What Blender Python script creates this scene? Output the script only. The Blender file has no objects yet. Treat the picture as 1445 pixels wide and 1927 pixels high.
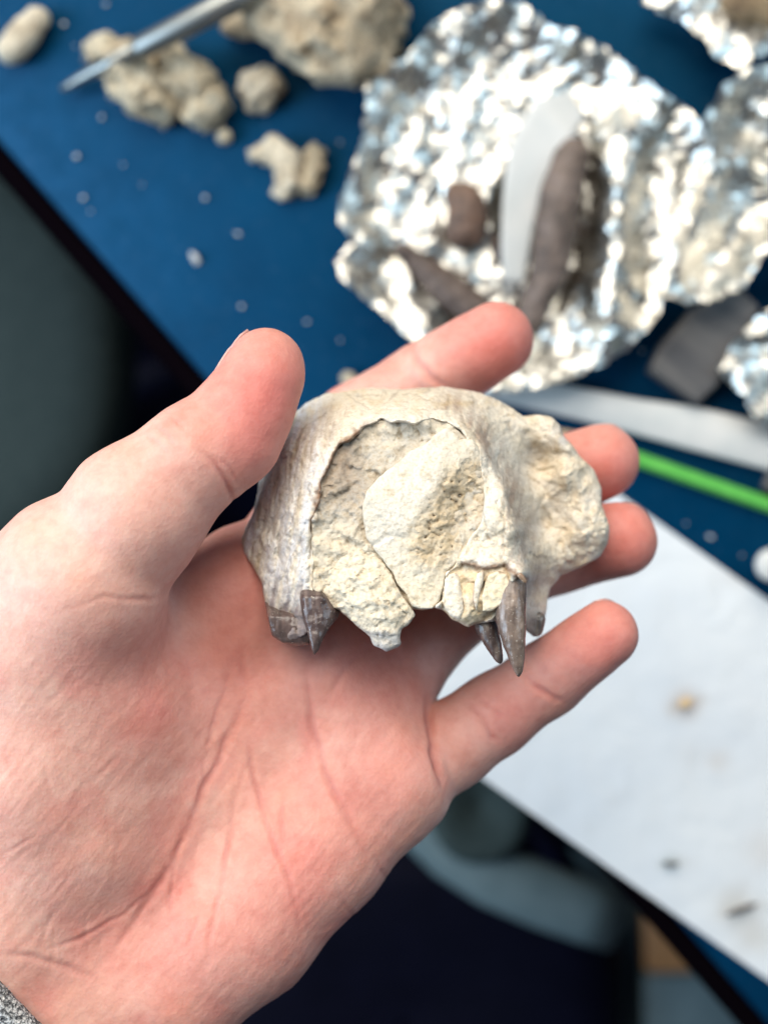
import bpy, bmesh, math, random
import numpy as np
from mathutils import Vector, Matrix, geometry

random.seed(7)
RNG = np.random.default_rng(11)
SC = bpy.context.scene
COL = SC.collection

# ------------------------------------------------------------------ camera
F = 2600.0                 # focal length in pixels of the 1445 x 1927 photograph
CX, CY = 722.5, 963.5
DESK_Z = 0.75              # desk height above the floor
CZ = DESK_Z + 0.52         # camera height; it looks straight down

cam_d = bpy.data.cameras.new('camera')
cam = bpy.data.objects.new('camera', cam_d); COL.objects.link(cam)
cam.location = (0, 0, CZ)
cam_d.sensor_fit = 'VERTICAL'; cam_d.sensor_height = 24.0; cam_d.sensor_width = 24.0
cam_d.lens = 24.0 * F / 1927.0
cam_d.clip_start = 0.01; cam_d.clip_end = 20
cam_d.dof.use_dof = True
cam_d.dof.focus_distance = 0.322
cam_d.dof.aperture_fstop = (cam_d.lens / 1000.0) / 0.0076
cam_d.dof.aperture_blades = 0
SC.camera = cam

# ------------------------------------------------------------------ light
w = bpy.data.worlds.new('World'); SC.world = w; w.use_nodes = True
bg = w.node_tree.nodes['Background']
bg.inputs['Color'].default_value = (0.62, 0.78, 1.0, 1); bg.inputs['Strength'].default_value = 0.13

def area(name, loc, target, size, size_y, power, color):
    d = bpy.data.lights.new(name, 'AREA'); d.shape = 'RECTANGLE'; d.size = size; d.size_y = size_y
    d.energy = power; d.color = color
    o = bpy.data.objects.new(name, d); COL.objects.link(o); o.location = loc
    v = Vector(target) - Vector(loc); o.rotation_euler = v.to_track_quat('-Z', 'Y').to_euler()
    return o
HC = (0, 0, CZ - 0.33)
area('ceiling_light', (-0.40, 1.30, CZ + 1.0), HC, 2.2, 1.8, 76, (1.0, 0.94, 0.84))
area('window_light', (-1.50, -0.15, CZ + 0.22), HC, 1.0, 1.0, 31, (0.60, 0.80, 1.0))
area('far_window_light', (1.5, 0.3, CZ + 0.75), (0.1, 0.1, DESK_Z), 0.6, 0.9, 10, (0.55, 0.80, 1.0))

SC.view_settings.view_transform = 'Standard'; SC.view_settings.look = 'None'
SC.view_settings.exposure = 0.2; SC.view_settings.gamma = 1.0
SC.render.engine = 'CYCLES'
SC.cycles.use_denoising = True
SC.cycles.max_bounces = 8

# ------------------------------------------------------------------ helpers
def at(px, py, d):
    """point seen at photograph pixel (px, py) at d millimetres below the camera (metres out)"""
    d = d / 1000.0
    return np.array([(px - CX) / F * d, -(py - CY) / F * d, CZ - d])
def mm(rpx, d): return rpx * d / F / 1000.0            # pixels at depth d(mm) -> metres
def proj(P):
    d = CZ - P[..., 2]
    return P[..., 0] / d * F + CX, -P[..., 1] / d * F + CY, d * 1000.0
def smoothstep(a, b, x):
    t = np.clip((x - a) / (b - a), 0, 1); return t * t * (3 - 2 * t)

_perm = RNG.permutation(256).astype(np.int32); _perm = np.concatenate([_perm, _perm, _perm])
_grad = RNG.normal(size=(256, 3)).astype(np.float32); _grad /= np.linalg.norm(_grad, axis=1, keepdims=True)
def noise3(P):
    """gradient noise, P (N,3) in lattice units -> about -0.7..0.7"""
    P = np.asarray(P, dtype=np.float32)
    i = np.floor(P).astype(np.int32); f = P - i; i &= 255
    u = f * f * f * (f * (f * 6 - 15) + 10)
    r = 0
    for dx in (0, 1):
        wx = u[:, 0] if dx else 1 - u[:, 0]
        for dy in (0, 1):
            wy = u[:, 1] if dy else 1 - u[:, 1]
            for dz in (0, 1):
                wz = u[:, 2] if dz else 1 - u[:, 2]
                h = _perm[_perm[_perm[i[:, 0] + dx] + i[:, 1] + dy] + i[:, 2] + dz]
                g = _grad[h]
                r = r + wx * wy * wz * (g[:, 0] * (f[:, 0] - dx) + g[:, 1] * (f[:, 1] - dy) + g[:, 2] * (f[:, 2] - dz))
    return r
def fbm(P, octs=4, gain=0.5, ridged=False):
    a, s, t = 1.0, 0, 0
    P = np.asarray(P, dtype=np.float32)
    for o in range(octs):
        n = noise3(P * (2 ** o) + 17.3 * o)
        if ridged: n = 0.5 - np.abs(n)
        s = s + a * n; t += a; a *= gain
    return s / t

class Field:
    """signed distance samples on a grid, meshed by surface nets"""
    def __init__(s, lo, hi, res):
        s.lo = np.array(lo, float); s.res = res
        s.n = np.ceil((np.array(hi) - s.lo) / res).astype(int) + 1
        s.a = np.full(s.n, 0.05, np.float32)
    def axes(s, sl):
        return [(s.lo[k] + np.arange(sl[k].start, sl[k].stop) * s.res).astype(np.float32) for k in range(3)]
    def slices(s, lo, hi):
        i0 = np.clip(np.floor((np.array(lo) - s.lo) / s.res).astype(int), 0, s.n)
        i1 = np.clip(np.ceil((np.array(hi) - s.lo) / s.res).astype(int) + 1, 0, s.n)
        return tuple(slice(int(p), int(max(p, q))) for p, q in zip(i0, i1))
    def mesh(s):
        A = s.a; S = A < 0
        n = A.shape
        c = np.zeros(tuple(k - 1 for k in n), np.uint8)
        for dx in (0, 1):
            for dy in (0, 1):
                for dz in (0, 1):
                    c += S[dx:n[0]-1+dx, dy:n[1]-1+dy, dz:n[2]-1+dz]
        act = (c > 0) & (c < 8)
        I = np.argwhere(act)
        idx = np.full(act.shape, -1, np.int32); idx[act] = np.arange(len(I))
        acc = np.zeros((len(I), 3)); cnt = np.zeros(len(I))
        corners = [(0,0,0),(1,0,0),(0,1,0),(1,1,0),(0,0,1),(1,0,1),(0,1,1),(1,1,1)]
        vals = [A[I[:,0]+o[0], I[:,1]+o[1], I[:,2]+o[2]] for o in corners]
        for p in range(8):
            for q in range(p + 1, 8):
                d = np.array(corners[q]) - np.array(corners[p])
                if abs(d).sum() != 1: continue
                m = (vals[p] < 0) != (vals[q] < 0)
                t = vals[p][m] / (vals[p][m] - vals[q][m])
                acc[m] += np.array(corners[p]) + t[:, None] * d; cnt[m] += 1
        V = s.lo + (I + acc / cnt[:, None]) * s.res
        quads = []
        for ax in range(3):
            b, cc = (ax + 1) % 3, (ax + 2) % 3
            sl0 = [slice(1, -1)] * 3; sl0[ax] = slice(0, n[ax] - 1)
            sl1 = list(sl0); sl1[ax] = slice(1, n[ax])
            s0, s1 = S[tuple(sl0)], S[tuple(sl1)]
            for flip in (False, True):
                m = (s0 & ~s1) if not flip else (~s0 & s1)
                E = np.argwhere(m)
                off = np.ones(3, int); off[ax] = 0
                E = E + off
                def cell(db, dc):
                    e = E.copy(); e[:, b] -= db; e[:, cc] -= dc
                    return idx[e[:, 0], e[:, 1], e[:, 2]]
                q = np.stack([cell(1, 1), cell(0, 1), cell(0, 0), cell(1, 0)], 1)
                if flip: q = q[:, ::-1]
                quads.append(q)
        return V, np.concatenate(quads)

def smin(a, b, k):
    h = np.clip(0.5 + 0.5 * (b - a) / k, 0, 1)
    return b + (a - b) * h - k * h * (1 - h)
def cone_sdf(X, Y, Z, a, b, ra, rb):
    ba = b - a; L = float(ba @ ba) + 1e-12
    t = ((X - a[0]) * ba[0] + (Y - a[1]) * ba[1] + (Z - a[2]) * ba[2]) / L
    t = np.clip(t, 0, 1)
    dx, dy, dz = X - (a[0] + t * ba[0]), Y - (a[1] + t * ba[1]), Z - (a[2] + t * ba[2])
    return np.sqrt(dx * dx + dy * dy + dz * dz) - (ra + (rb - ra) * t)

def np_mesh(name, V, faces):
    """fast mesh from arrays (all tris or all quads)"""
    me = bpy.data.meshes.new(name)
    V = np.asarray(V, np.float32); faces = np.asarray(faces, np.int32); k = faces.shape[1]
    me.vertices.add(len(V)); me.vertices.foreach_set('co', V.ravel())
    me.loops.add(faces.size); me.loops.foreach_set('vertex_index', faces.ravel())
    me.polygons.add(len(faces)); me.polygons.foreach_set('loop_start', np.arange(len(faces), dtype=np.int32) * k)
    me.update(calc_edges=True)
    return me
def normals(me):
    N = np.empty(len(me.vertices) * 3, np.float32); me.vertex_normals.foreach_get('vector', N); return N.reshape(-1, 3)
def coords(me):
    N = np.empty(len(me.vertices) * 3, np.float32); me.vertices.foreach_get('co', N); return N.reshape(-1, 3)
def set_coords(me, V):
    me.vertices.foreach_set('co', np.asarray(V, np.float32).ravel()); me.update()
def smooth(me, on=True):
    me.polygons.foreach_set('use_smooth', np.full(len(me.polygons), on)); me.update()
def paint(me, rgb, name='Col'):
    a = me.color_attributes.new(name, 'FLOAT_COLOR', 'POINT')
    c = np.ones((len(me.vertices), 4), np.float32); c[:, :3] = rgb; a.data.foreach_set('color', c.ravel())
def laplace(V, Q, it=2, lam=0.5):
    """umbrella smoothing of a quad mesh"""
    E = np.concatenate([Q[:, [0, 1]], Q[:, [1, 2]], Q[:, [2, 3]], Q[:, [3, 0]]])
    for _ in range(it):
        S = np.zeros_like(V); n = np.bincount(E[:, 0], minlength=len(V)) + np.bincount(E[:, 1], minlength=len(V))
        for k in range(3):
            S[:, k] = np.bincount(E[:, 0], V[E[:, 1], k], len(V)) + np.bincount(E[:, 1], V[E[:, 0], k], len(V))
        V = V + lam * (S / np.maximum(n, 1)[:, None] - V)
    return V

def obj(name, me, material=None, parent=None, label=None, cat=None, group=None, kind=None, loc=None):
    o = bpy.data.objects.new(name, me); COL.objects.link(o)
    if material is not None and me is not None:
        me.materials.clear(); me.materials.append(material)
    if parent is not None:
        o.parent = parent
        o.matrix_parent_inverse = Matrix.Translation(parent.location).inverted()
    if label: o['label'] = label
    if cat: o['category'] = cat
    if group: o['group'] = group
    if kind: o['kind'] = kind
    return o
def empty(name, loc, label, cat, group=None):
    o = bpy.data.objects.new(name, None); COL.objects.link(o); o.location = Vector(loc); o.empty_display_size = 0.01
    o['label'] = label; o['category'] = cat
    if group: o['group'] = group
    return o
def centred(o):
    """move an object's origin to the middle of the bottom of its mesh"""
    V = coords(o.data); c = (V.min(0) + V.max(0)) / 2; c[2] = V[:, 2].min()
    set_coords(o.data, V - c); o.location = Vector([float(q) for q in c]); return o

# --- materials
class MatB:
    def __init__(s, name, rough=0.6, base=(0.5, 0.5, 0.5), **kw):
        s.m = bpy.data.materials.new(name); s.m.use_nodes = True; s.t = s.m.node_tree; s.N = s.t.nodes
        s.b = s.N['Principled BSDF']; s.b.inputs['Roughness'].default_value = rough
        s.b.inputs['Base Color'].default_value = (*base, 1)
        for k, v in kw.items(): s.b.inputs[k.replace('_', ' ')].default_value = v
        s.tc = None
    def link(s, a, b): s.t.links.new(a, b)
    def coord(s, which='Object'):
        if s.tc is None: s.tc = s.N.new('ShaderNodeTexCoord')
        return s.tc.outputs[which]
    def noise(s, scale, detail=4, rough=0.55, vec=None, dist=0.0, stretch=None):
        n = s.N.new('ShaderNodeTexNoise'); n.inputs['Scale'].default_value = scale; n.inputs['Detail'].default_value = detail
        n.inputs['Roughness'].default_value = rough; n.inputs['Distortion'].default_value = dist
        v = vec or s.coord()
        if stretch:
            mp = s.N.new('ShaderNodeMapping'); mp.inputs['Scale'].default_value = stretch[:3]
            if len(stretch) > 3:
                mp.vector_type = 'TEXTURE'; mp.inputs['Rotation'].default_value[2] = stretch[3]; mp.inputs['Scale'].default_value = [1 / q for q in stretch[:3]]
            s.link(v, mp.inputs['Vector']); v = mp.outputs['Vector']
        s.link(v, n.inputs['Vector']); return n.outputs['Fac']
    def voro(s, scale, feature='F1'):
        n = s.N.new('ShaderNodeTexVoronoi'); n.inputs['Scale'].default_value = scale; n.feature = feature
        s.link(s.coord(), n.inputs['Vector']); return n.outputs['Distance']
    def ramp(s, fac, stops):
        r = s.N.new('ShaderNodeValToRGB'); e = r.color_ramp.elements
        while len(e) < len(stops): e.new(0.5)
        for q, (p, c) in zip(e, stops):
            q.position = p; q.color = (*c, 1) if len(c) == 3 else c
        s.link(fac, r.inputs['Fac']); return r.outputs['Color']
    def mix(s, fac, a, b, mode='MIX'):
        n = s.N.new('ShaderNodeMix'); n.data_type = 'RGBA'; n.blend_type = mode
        for sock, v in ((n.inputs['Factor'], fac), (n.inputs[6], a), (n.inputs[7], b)):
            if isinstance(v, (int, float)): sock.default_value = v
            elif isinstance(v, tuple): sock.default_value = (*v, 1)
            else: s.link(v, sock)
        return n.outputs[2]
    def attr(s, name='Col'):
        n = s.N.new('ShaderNodeAttribute'); n.attribute_name = name; return n.outputs['Color']
    def color(s, sock): s.link(sock, s.b.inputs['Base Color']); return s
    def rough(s, sock): s.link(sock, s.b.inputs['Roughness']); return s
    def bump(s, *layers):
        """layers: (height socket, strength, distance)"""
        prev = None
        for h, st, di in layers:
            b = s.N.new('ShaderNodeBump'); b.inputs['Strength'].default_value = st; b.inputs['Distance'].default_value = di
            s.link(h, b.inputs['Height'])
            if prev is not None: s.link(prev, b.inputs['Normal'])
            prev = b.outputs['Normal']
        s.link(prev, s.b.inputs['Normal']); return s

# skin
sk = MatB('skin', rough=0.55)
n1 = sk.noise(90, 4); n2 = sk.noise(700, 3)
mottle = sk.ramp(n1, [(0.3, (0.90, 0.80, 0.78)), (0.5, (1, 1, 1)), (0.72, (1.0, 0.92, 0.86))])
c = sk.mix(0.8, sk.attr(), mottle, 'MULTIPLY')
fine = sk.ramp(n2, [(0.3, (0.95, 0.91, 0.90)), (0.7, (1.0, 1.0, 1.0))])
c = sk.mix(0.6, c, fine, 'MULTIPLY')
n3 = sk.noise(330, 4, .6)
c = sk.mix(0.45, c, sk.ramp(n3, [(0.34, (0.90, 0.80, 0.79)), (0.5, (1, 1, 1)), (0.66, (1.06, 1.14, 1.14))]), 'MULTIPLY')
sk.color(c)
sk.b.inputs['Subsurface Weight'].default_value = 0.3
sk.b.inputs['Subsurface Radius'].default_value = (1.0, 0.35, 0.2)
sk.b.inputs['Subsurface Scale'].default_value = 0.004
sk.b.inputs['Specular IOR Level'].default_value = 0.35
sk.bump((sk.noise(300, 4, .6, stretch=(.35, 1.6, 1, .95)), 0.28, 0.0004), (sk.noise(420, 3, .6, stretch=(1.4, .5, 1, .2)), 0.25, 0.0003), (sk.voro(1150), 0.22, 0.00025), (sk.noise(1500, 2), 0.2, 0.0002))
M_SKIN = sk.m
nl = MatB('nail', rough=0.28, base=(0.62, 0.40, 0.36)); nl.color(nl.ramp(nl.noise(120), [(0.3, (0.46, 0.25, 0.22)), (0.7, (0.52, 0.31, 0.27))])); M_NAIL = nl.m

# bone, matrix, teeth
def bone_mat(name, rough, pits, grain):
    b = MatB(name, rough=rough)
    nn = b.noise(420, 5, 0.65); mm_ = b.noise(1600, 3)
    t = b.ramp(nn, [(0.30, (0.74, 0.66, 0.56)), (0.47, (1, 1, 1)), (0.75, (1.0, 0.97, 0.93))])
    t2 = b.ramp(mm_, [(0.32, (0.78, 0.72, 0.65)), (0.5, (1, 1, 1))])
    b.color(b.mix(0.7, b.mix(0.8, b.attr(), t, 'MULTIPLY'), t2, 'MULTIPLY'))
    b.b.inputs['Specular IOR Level'].default_value = 0.25
    b.bump((b.noise(500, 6, 0.7), 0.5, grain), (b.voro(1100), 0.35, pits), (b.noise(2600, 3), 0.3, grain * 0.3))
    return b.m
M_BONE = bone_mat('fossil_bone', 0.58, 0.0003, 0.0010)
M_MATRIX = bone_mat('sediment', 0.9, 0.0004, 0.0009)
tt = MatB('fossil_tooth', rough=0.24)
tn = tt.noise(260, 5, 0.6); tsp = tt.noise(1500, 4, 0.7)
tcol = tt.mix(tt.ramp(tsp, [(0.62, (0, 0, 0)), (0.70, (1, 1, 1))]), tt.mix(0.8, tt.attr(), tt.ramp(tn, [(0.3, (0.55, 0.5, 0.5)), (0.6, (1, 1, 1)), (0.8, (1.3, 1.2, 1.1))]), 'MULTIPLY'), (0.42, 0.37, 0.31))
tt.color(tcol); tt.bump((tt.noise(600, 5, 0.65), 0.4, 0.0005)); M_TOOTH = tt.m

# ------------------------------------------------------------------ SETTING: floor, desk
def box_mesh(name, x0, x1, y0, y1, z0, z1, bevel=0.0, seg=2, taper=None):
    bm = bmesh.new()
    bmesh.ops.create_cube(bm, size=1)
    for v in bm.verts:
        v.co = Vector((x0 if v.co.x < 0 else x1, y0 if v.co.y < 0 else y1, z0 if v.co.z < 0 else z1))
    if bevel: bmesh.ops.bevel(bm, geom=bm.edges[:] , offset=bevel, segments=seg, profile=0.5, affect='EDGES')
    me = bpy.data.meshes.new(name); bm.to_mesh(me); bm.free()
    if bevel: smooth(me)
    return me

fl = MatB('floor_carpet', rough=0.95, Specular_IOR_Level=0.05)
fl.color(fl.ramp(fl.noise(60, 6), [(0.35, (0.001, 0.0012, 0.006)), (0.65, (0.002, 0.0025, 0.010))])); fl.bump((fl.noise(300, 3), 0.6, 0.004))
floor = obj('floor', box_mesh('floor', -3, 3, -3, 3, -0.05, 0), fl.m, kind='structure')

e0, e1 = at(0, 268, 520), at(1445, 1928, 520)
ed = (e1 - e0) / np.linalg.norm(e1 - e0); en = np.array([-ed[1], ed[0], 0])       # en points on to the desk
DESK_ANG = math.atan2(ed[1], ed[0])
dm = MatB('blue_laminate', rough=0.42, Specular_IOR_Level=0.32)
dm.b.inputs['Specular Tint'].default_value = (0.10, 0.50, 1.0, 1)
dn = dm.noise(35, 4); dsp = dm.noise(420, 4, 0.7)
dcol = dm.ramp(dn, [(0.3, (0.0, 0.018, 0.046)), (0.7, (0.0, 0.025, 0.062))])
dcol = dm.mix(dm.ramp(dsp, [(0.60, (0, 0, 0)), (0.76, (0.30, 0.30, 0.30))]), dcol, (0.16, 0.22, 0.30))
dm.color(dcol); dm.rough(dm.ramp(dm.noise(120, 4), [(0.3, (0.36,) * 3), (0.7, (0.52,) * 3)])); dm.bump((dm.noise(700, 2), 0.12, 0.0004))
eb = MatB('edge_trim', rough=0.8, Specular_IOR_Level=0.0, base=(0.002, 0.0012, 0.002))
desk = empty('desk', (float(e0[0]), float(e0[1]), 0), 'dark blue laminate desk top with black edge trim', 'desk')
desk.rotation_euler = (0, 0, DESK_ANG)
def desk_part(name, me, m):
    o = bpy.data.objects.new(name, me); COL.objects.link(o); me.materials.append(m); o.parent = desk; return o
desk_part('top', box_mesh('desk_top', -0.5, 0.95, 0.0, 0.9, DESK_Z - 0.028, DESK_Z, 0.0015, 1), dm.m)
desk_part('edge_band', box_mesh('edge_band', -0.5, 0.95, -0.009, -0.0002, DESK_Z - 0.030, DESK_Z - 0.0008, 0.0035, 3), eb.m)
for (lx, ly) in ((-0.42, 0.82), (0.90, 0.82)):
    desk_part('leg', box_mesh('desk_leg', lx - 0.02, lx + 0.02, ly - 0.02, ly + 0.02, 0.0, DESK_Z - 0.0285, 0.004), eb.m)

# ------------------------------------------------------------------ HAND
def build_hand():
    res = 0.00052
    lo = np.array([at(-430, 0, 360)[0], at(0, 2160, 345)[1], CZ - 0.405])
    hi = np.array([at(1260, 0, 360)[0], at(0, 540, 380)[1], CZ - 0.292])
    fld = Field(lo, hi, res)
    def P(t): return at(t[0], t[1], t[2])
    def chain(pts, k, pad=0.010):
        """smooth chain of tapering round cones -> (slices, sdf)"""
        C = [P(t) for t in pts]; R = [mm(t[3], t[2]) for t in pts]
        mnn = np.min([c - r for c, r in zip(C, R)], 0) - pad; mxx = np.max([c + r for c, r in zip(C, R)], 0) + pad
        sl = fld.slices(mnn, mxx); ax = fld.axes(sl); X, Y, Z = np.meshgrid(*ax, indexing='ij', sparse=True)
        d = None
        for i in range(len(C) - 1):
            q = cone_sdf(X, Y, Z, C[i], C[i + 1], R[i], R[i + 1])
            d = q if d is None else smin(d, q, k)
        return sl, d, (X, Y, Z), C
    def add(pts, k_in, k_out, pad=0.014):
        sl, d, _, _ = chain(pts, k_in, pad)
        fld.a[sl] = smin(fld.a[sl], d, k_out)
    # wrist and forearm
    add([(-40, 1790, 338, 128), (-300, 2080, 330, 150)], .004, .004)
    add([(120, 1940, 340, 122), (-150, 2220, 332, 150)], .004, .016)
    # metacarpal rays and palm
    add([(0, 1760, 342, 128), (300, 1400, 352, 108), (455, 1135, 357, 92)], .006, .014)
    add([(40, 1800, 344, 126), (380, 1480, 354, 112), (600, 1245, 358, 98)], .006, .012)
    add([(80, 1850, 345, 124), (480, 1560, 353, 108), (688, 1368, 358, 96)], .006, .012)
    add([(150, 1920, 345, 120), (335, 1840, 345, 126), (468, 1752, 346, 116), (610, 1612, 350, 100), (735, 1478, 353, 93)], .008, .012)
    # hypothenar and finger-base pads
    add([(420, 1740, 341, 92), (590, 1590, 345, 84)], .006, .012)
    add([(650, 1440, 349, 66), (735, 1440, 349, 58)], .004, .010)
    add([(590, 1300, 352, 60), (640, 1330, 352, 60)], .004, .010)
    # thenar eminence
    add([(20, 1700, 338, 128), (70, 1450, 334, 148), (150, 1100, 329, 146)], .008, .012)
    add([(-40, 1330, 336, 146), (36, 1190, 331, 140), (130, 1100, 328, 134)], .008, .010)
    add([(190, 1560, 338, 120), (225, 1350, 338, 104), (190, 1240, 339, 88)], .006, .014)
    add([(290, 1210, 354, 88), (455, 1105, 358, 100)], .004, .012)
    # thumb
    sl, d, (X, Y, Z), C = chain([(160, 1095, 327, 144), (257, 965, 325, 130), (367, 861, 325, 101), (452, 772, 327, 76), (500, 684, 330, 67)], .003, .016)
    pad_ = cone_sdf(X, Y, Z, P((452, 832, 325)), P((500, 718, 326)), mm(76, 325), mm(66, 326)); d = smin(d, pad_, .006)
    ax_ = (C[2] - C[0]); t = ((X - C[0][0]) * ax_[0] + (Y - C[0][1]) * ax_[1] + (Z - C[0][2]) * ax_[2]) / float(ax_ @ ax_)
    k = .0008 + .0085 * (1 - smoothstep(0.05, 0.5, t))
    fld.a[sl] = smin(fld.a[sl], d, k)
    # deep fold where the thumb leaves the palm
    sl, d, _, _ = chain([(308, 1112, 331, 9), (370, 1062, 338, 20), (450, 990, 342, 30)], .002, .010)
    fld.a[sl] = -smin(-fld.a[sl], d, .004)
    # fingers
    fingers = [
        [(455, 1135, 357, 90), (590, 950, 376, 84), (672, 805, 389, 80), (800, 722, 384, 75), (932, 640, 375, 72)],
        [(600, 1245, 358, 92), (735, 1085, 378, 84), (880, 985, 390, 80), (1015, 912, 385, 75), (1130, 869, 376, 71)],
        [(688, 1368, 358, 92), (795, 1192, 374, 82), (938, 1078, 386, 78), (1060, 1035, 380, 74), (1164, 1016, 372, 71)],
        [(735, 1478, 353, 90), (850, 1400, 359, 78), (928, 1346, 361, 73), (1028, 1277, 358, 67), (1137, 1194, 351, 64)]]
    for pts in fingers:
        sl, d, (X, Y, Z), C = chain(pts, .0035, .014)
        # soft pad of each segment on the palm side
        for i in (1, 2, 3):
            a, b = C[i] * .72 + C[i + 1] * .28, C[i] * .3 + C[i + 1] * .7
            up = np.array([-.25, .1, 1.0]) * .0016
            ra = mm(pts[i][3], pts[i][2]) * .93; rb = mm(pts[i + 1][3], pts[i + 1][2]) * .95
            d = smin(d, cone_sdf(X, Y, Z, a + up, b + up, ra, rb), .002)
        ax_ = C[1] - C[0]; t = ((X - C[0][0]) * ax_[0] + (Y - C[0][1]) * ax_[1] + (Z - C[0][2]) * ax_[2]) / float(ax_ @ ax_)
        k = .0006 + .0105 * (1 - smoothstep(0.25, 0.85, t))
        fld.a[sl] = smin(fld.a[sl], d, k)
    V, Q = fld.mesh()
    V = laplace(V, Q, 3, .5)
    me = np_mesh('hand', V, Q)
    V = coords(me).astype(float); N = normals(me)
    px, py, dp = proj(V)
    face = np.clip(N[:, 2] * 2.0 + .35, 0, 1)
    # creases: pixel polylines laid on the palm surface: (points, width px, depth mm, redness)
    creases = [
        ([(455, 1215), (462, 1312), (412, 1430), (349, 1567), (311, 1648), (250, 1745), (187, 1829)], 9, .8, .8),
        ([(467, 1380), (476, 1449), (498, 1549), (542, 1648), (570, 1760)], 6, .55, .8),
        ([(470, 1440), (436, 1511), (430, 1599), (411, 1673), (399, 1748), (385, 1830)], 6, .5, .7),
        ([(349, 1567), (326, 1636), (321, 1748)], 5, .35, .6),
        ([(536, 1499), (531, 1540), (532, 1599)], 5, .3, .5),
        ([(575, 1250), (579, 1293), (589, 1374), (613, 1462), (648, 1524), (679, 1586), (716, 1650)], 8, .75, .8),
        ([(700, 1605), (712, 1630), (728, 1655)], 5, .35, .6),
        ([(305, 1661), (240, 1715), (156, 1767), (80, 1790)], 5, .4, .6),
        ([(375, 1715), (365, 1750), (352, 1785)], 5, .3, .5),
        ([(440, 1250), (400, 1370), (385, 1440)], 7, .35, .5),
        ([(610, 1330), (650, 1260), (700, 1215)], 9, .4, .3),
        ([(0, 1605), (35, 1592), (70, 1570)], 4, .25, .5),
        ([(0, 1795), (60, 1800), (130, 1822), (200, 1850)], 8, .5, .5),
        # thumb
        
        ([(318, 1112), (285, 1130), (240, 1128), (200, 1122), (120, 1150)], 6, .32, .45),
        
        ([(362, 838), (405, 872), (428, 912), (445, 955)], 7, .7, .9),
        ([(395, 850), (430, 878), (450, 915)], 5, .35, .6),
        ([(290, 800), (315, 822), (330, 850)], 5, .5, .4), ([(268, 812), (300, 838), (318, 860)], 5, .4, .4), ([(322, 785), (340, 800), (352, 815)], 5, .4, .3),
        # index, pinky
        ([(770, 640), (785, 680), (812, 712), (850, 735)], 8, .8, .7),
        ([(806, 1300), (808, 1350), (815, 1410), (826, 1460), (842, 1512)], 8, 1.5, .9),
        ([(872, 1315), (905, 1345), (925, 1385), (945, 1400)], 6, .7, .9), ([(890, 1300), (925, 1335), (950, 1352)], 5, .5, .8),
        ([(985, 1268), (1005, 1292), (1045, 1315), (1060, 1320)], 7, .7, .8),
    ]
    rr_ = random.Random(21)
    for i in range(40):
        x, y = rr_.uniform(60, 720), rr_.uniform(1215, 1840)
        if x + (y - 1215) * .9 > 1130 or x < 120 and y < 1300: continue
        an = rr_.choice((rr_.gauss(1.95, .3), rr_.gauss(1.25, .25), rr_.gauss(.2, .5))); pl = [(x, y)]
        for k in range(rr_.randint(3, 5)):
            an += rr_.gauss(0, .18); x += math.cos(an) * 24; y += math.sin(an) * 24; pl.append((x, y))
        creases.append((pl, rr_.uniform(5, 7), rr_.uniform(.08, .2), rr_.uniform(.10, .30)))
    disp = np.zeros(len(V)); red = np.zeros(len(V))
    warp = fbm(V * 130, 2)
    for pts, wd, dep, rd in creases:
        pts = np.array(pts, float)
        m = (px > pts[:, 0].min() - 50) & (px < pts[:, 0].max() + 50) & (py > pts[:, 1].min() - 50) & (py < pts[:, 1].max() + 50) & (N[:, 2] > -.25)
        qx, qy = px[m] + warp[m] * 9, py[m] + warp[m] * 7
        best = np.full(m.sum(), 1e9); tt_ = np.zeros(m.sum()); L = len(pts) - 1
        for i in range(L):
            a, b = pts[i], pts[i + 1]; ba = b - a
            t = np.clip(((qx - a[0]) * ba[0] + (qy - a[1]) * ba[1]) / (ba @ ba), 0, 1)
            dd = np.hypot(qx - a[0] - t * ba[0], qy - a[1] - t * ba[1])
            u = dd < best; best[u] = dd[u]; tt_[u] = (i + t[u]) / L
        fade = np.minimum(1, np.minimum(tt_, 1 - tt_) * 3.2 + .08) * (.75 + .5 * np.clip(warp[m] * 2, -.5, .5))
        wd = wd * .78; g = np.exp(-(best / wd) ** 2) * fade; lip = np.exp(-((best - 2.2 * wd) / (1.4 * wd)) ** 2) * fade
        disp[m] += (-g * dep * .72 + lip * dep * .22) * .001
        red[m] = np.maximum(red[m], np.exp(-(best / (wd * 1.3)) ** 2) * rd * fade)
    disp += fbm(V * 55, 2) * .0008 * face + fbm(V * 210, 3) * .00016
    # fine longitudinal wrinkling of the palm along the hand
    U = np.stack([(V[:, 0] * .77 - V[:, 1] * .64) * 420, (V[:, 0] * .64 + V[:, 1] * .77) * 70, V[:, 2] * 70], 1)
    palm = smoothstep(1150, 1300, py) * smoothstep(880, 700, px)
    disp += (fbm(U, 3, ridged=True) - .3) * -.0004 * palm
    set_coords(me, V + N * disp[:, None]); smooth(me)
    # skin colour: pale base, redder finger ends, knuckle creases and palm mounds
    base = np.array([.575, .278, .218]); pale = np.array([.67, .410, .338]); rosy = np.array([.57, .172, .142]); deep = np.array([.40, .085, .07])
    c = np.tile(base, (len(V), 1))
    def blend(wt, colr):
        nonlocal c
        c = c * (1 - wt[:, None]) + colr * wt[:, None]
    def blob(x, y, r, s=1.0): return s * np.exp(-(((px - x) ** 2 + (py - y) ** 2) / (r * r)))
    nz = fbm(V * 40 + 5, 3)
    blend(np.clip(.35 + nz * 1.2, 0, .7), pale)
    blend(np.clip(blob(505, 740, 105, .95) + blob(470, 860, 70, .5), 0, 1), rosy)
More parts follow.
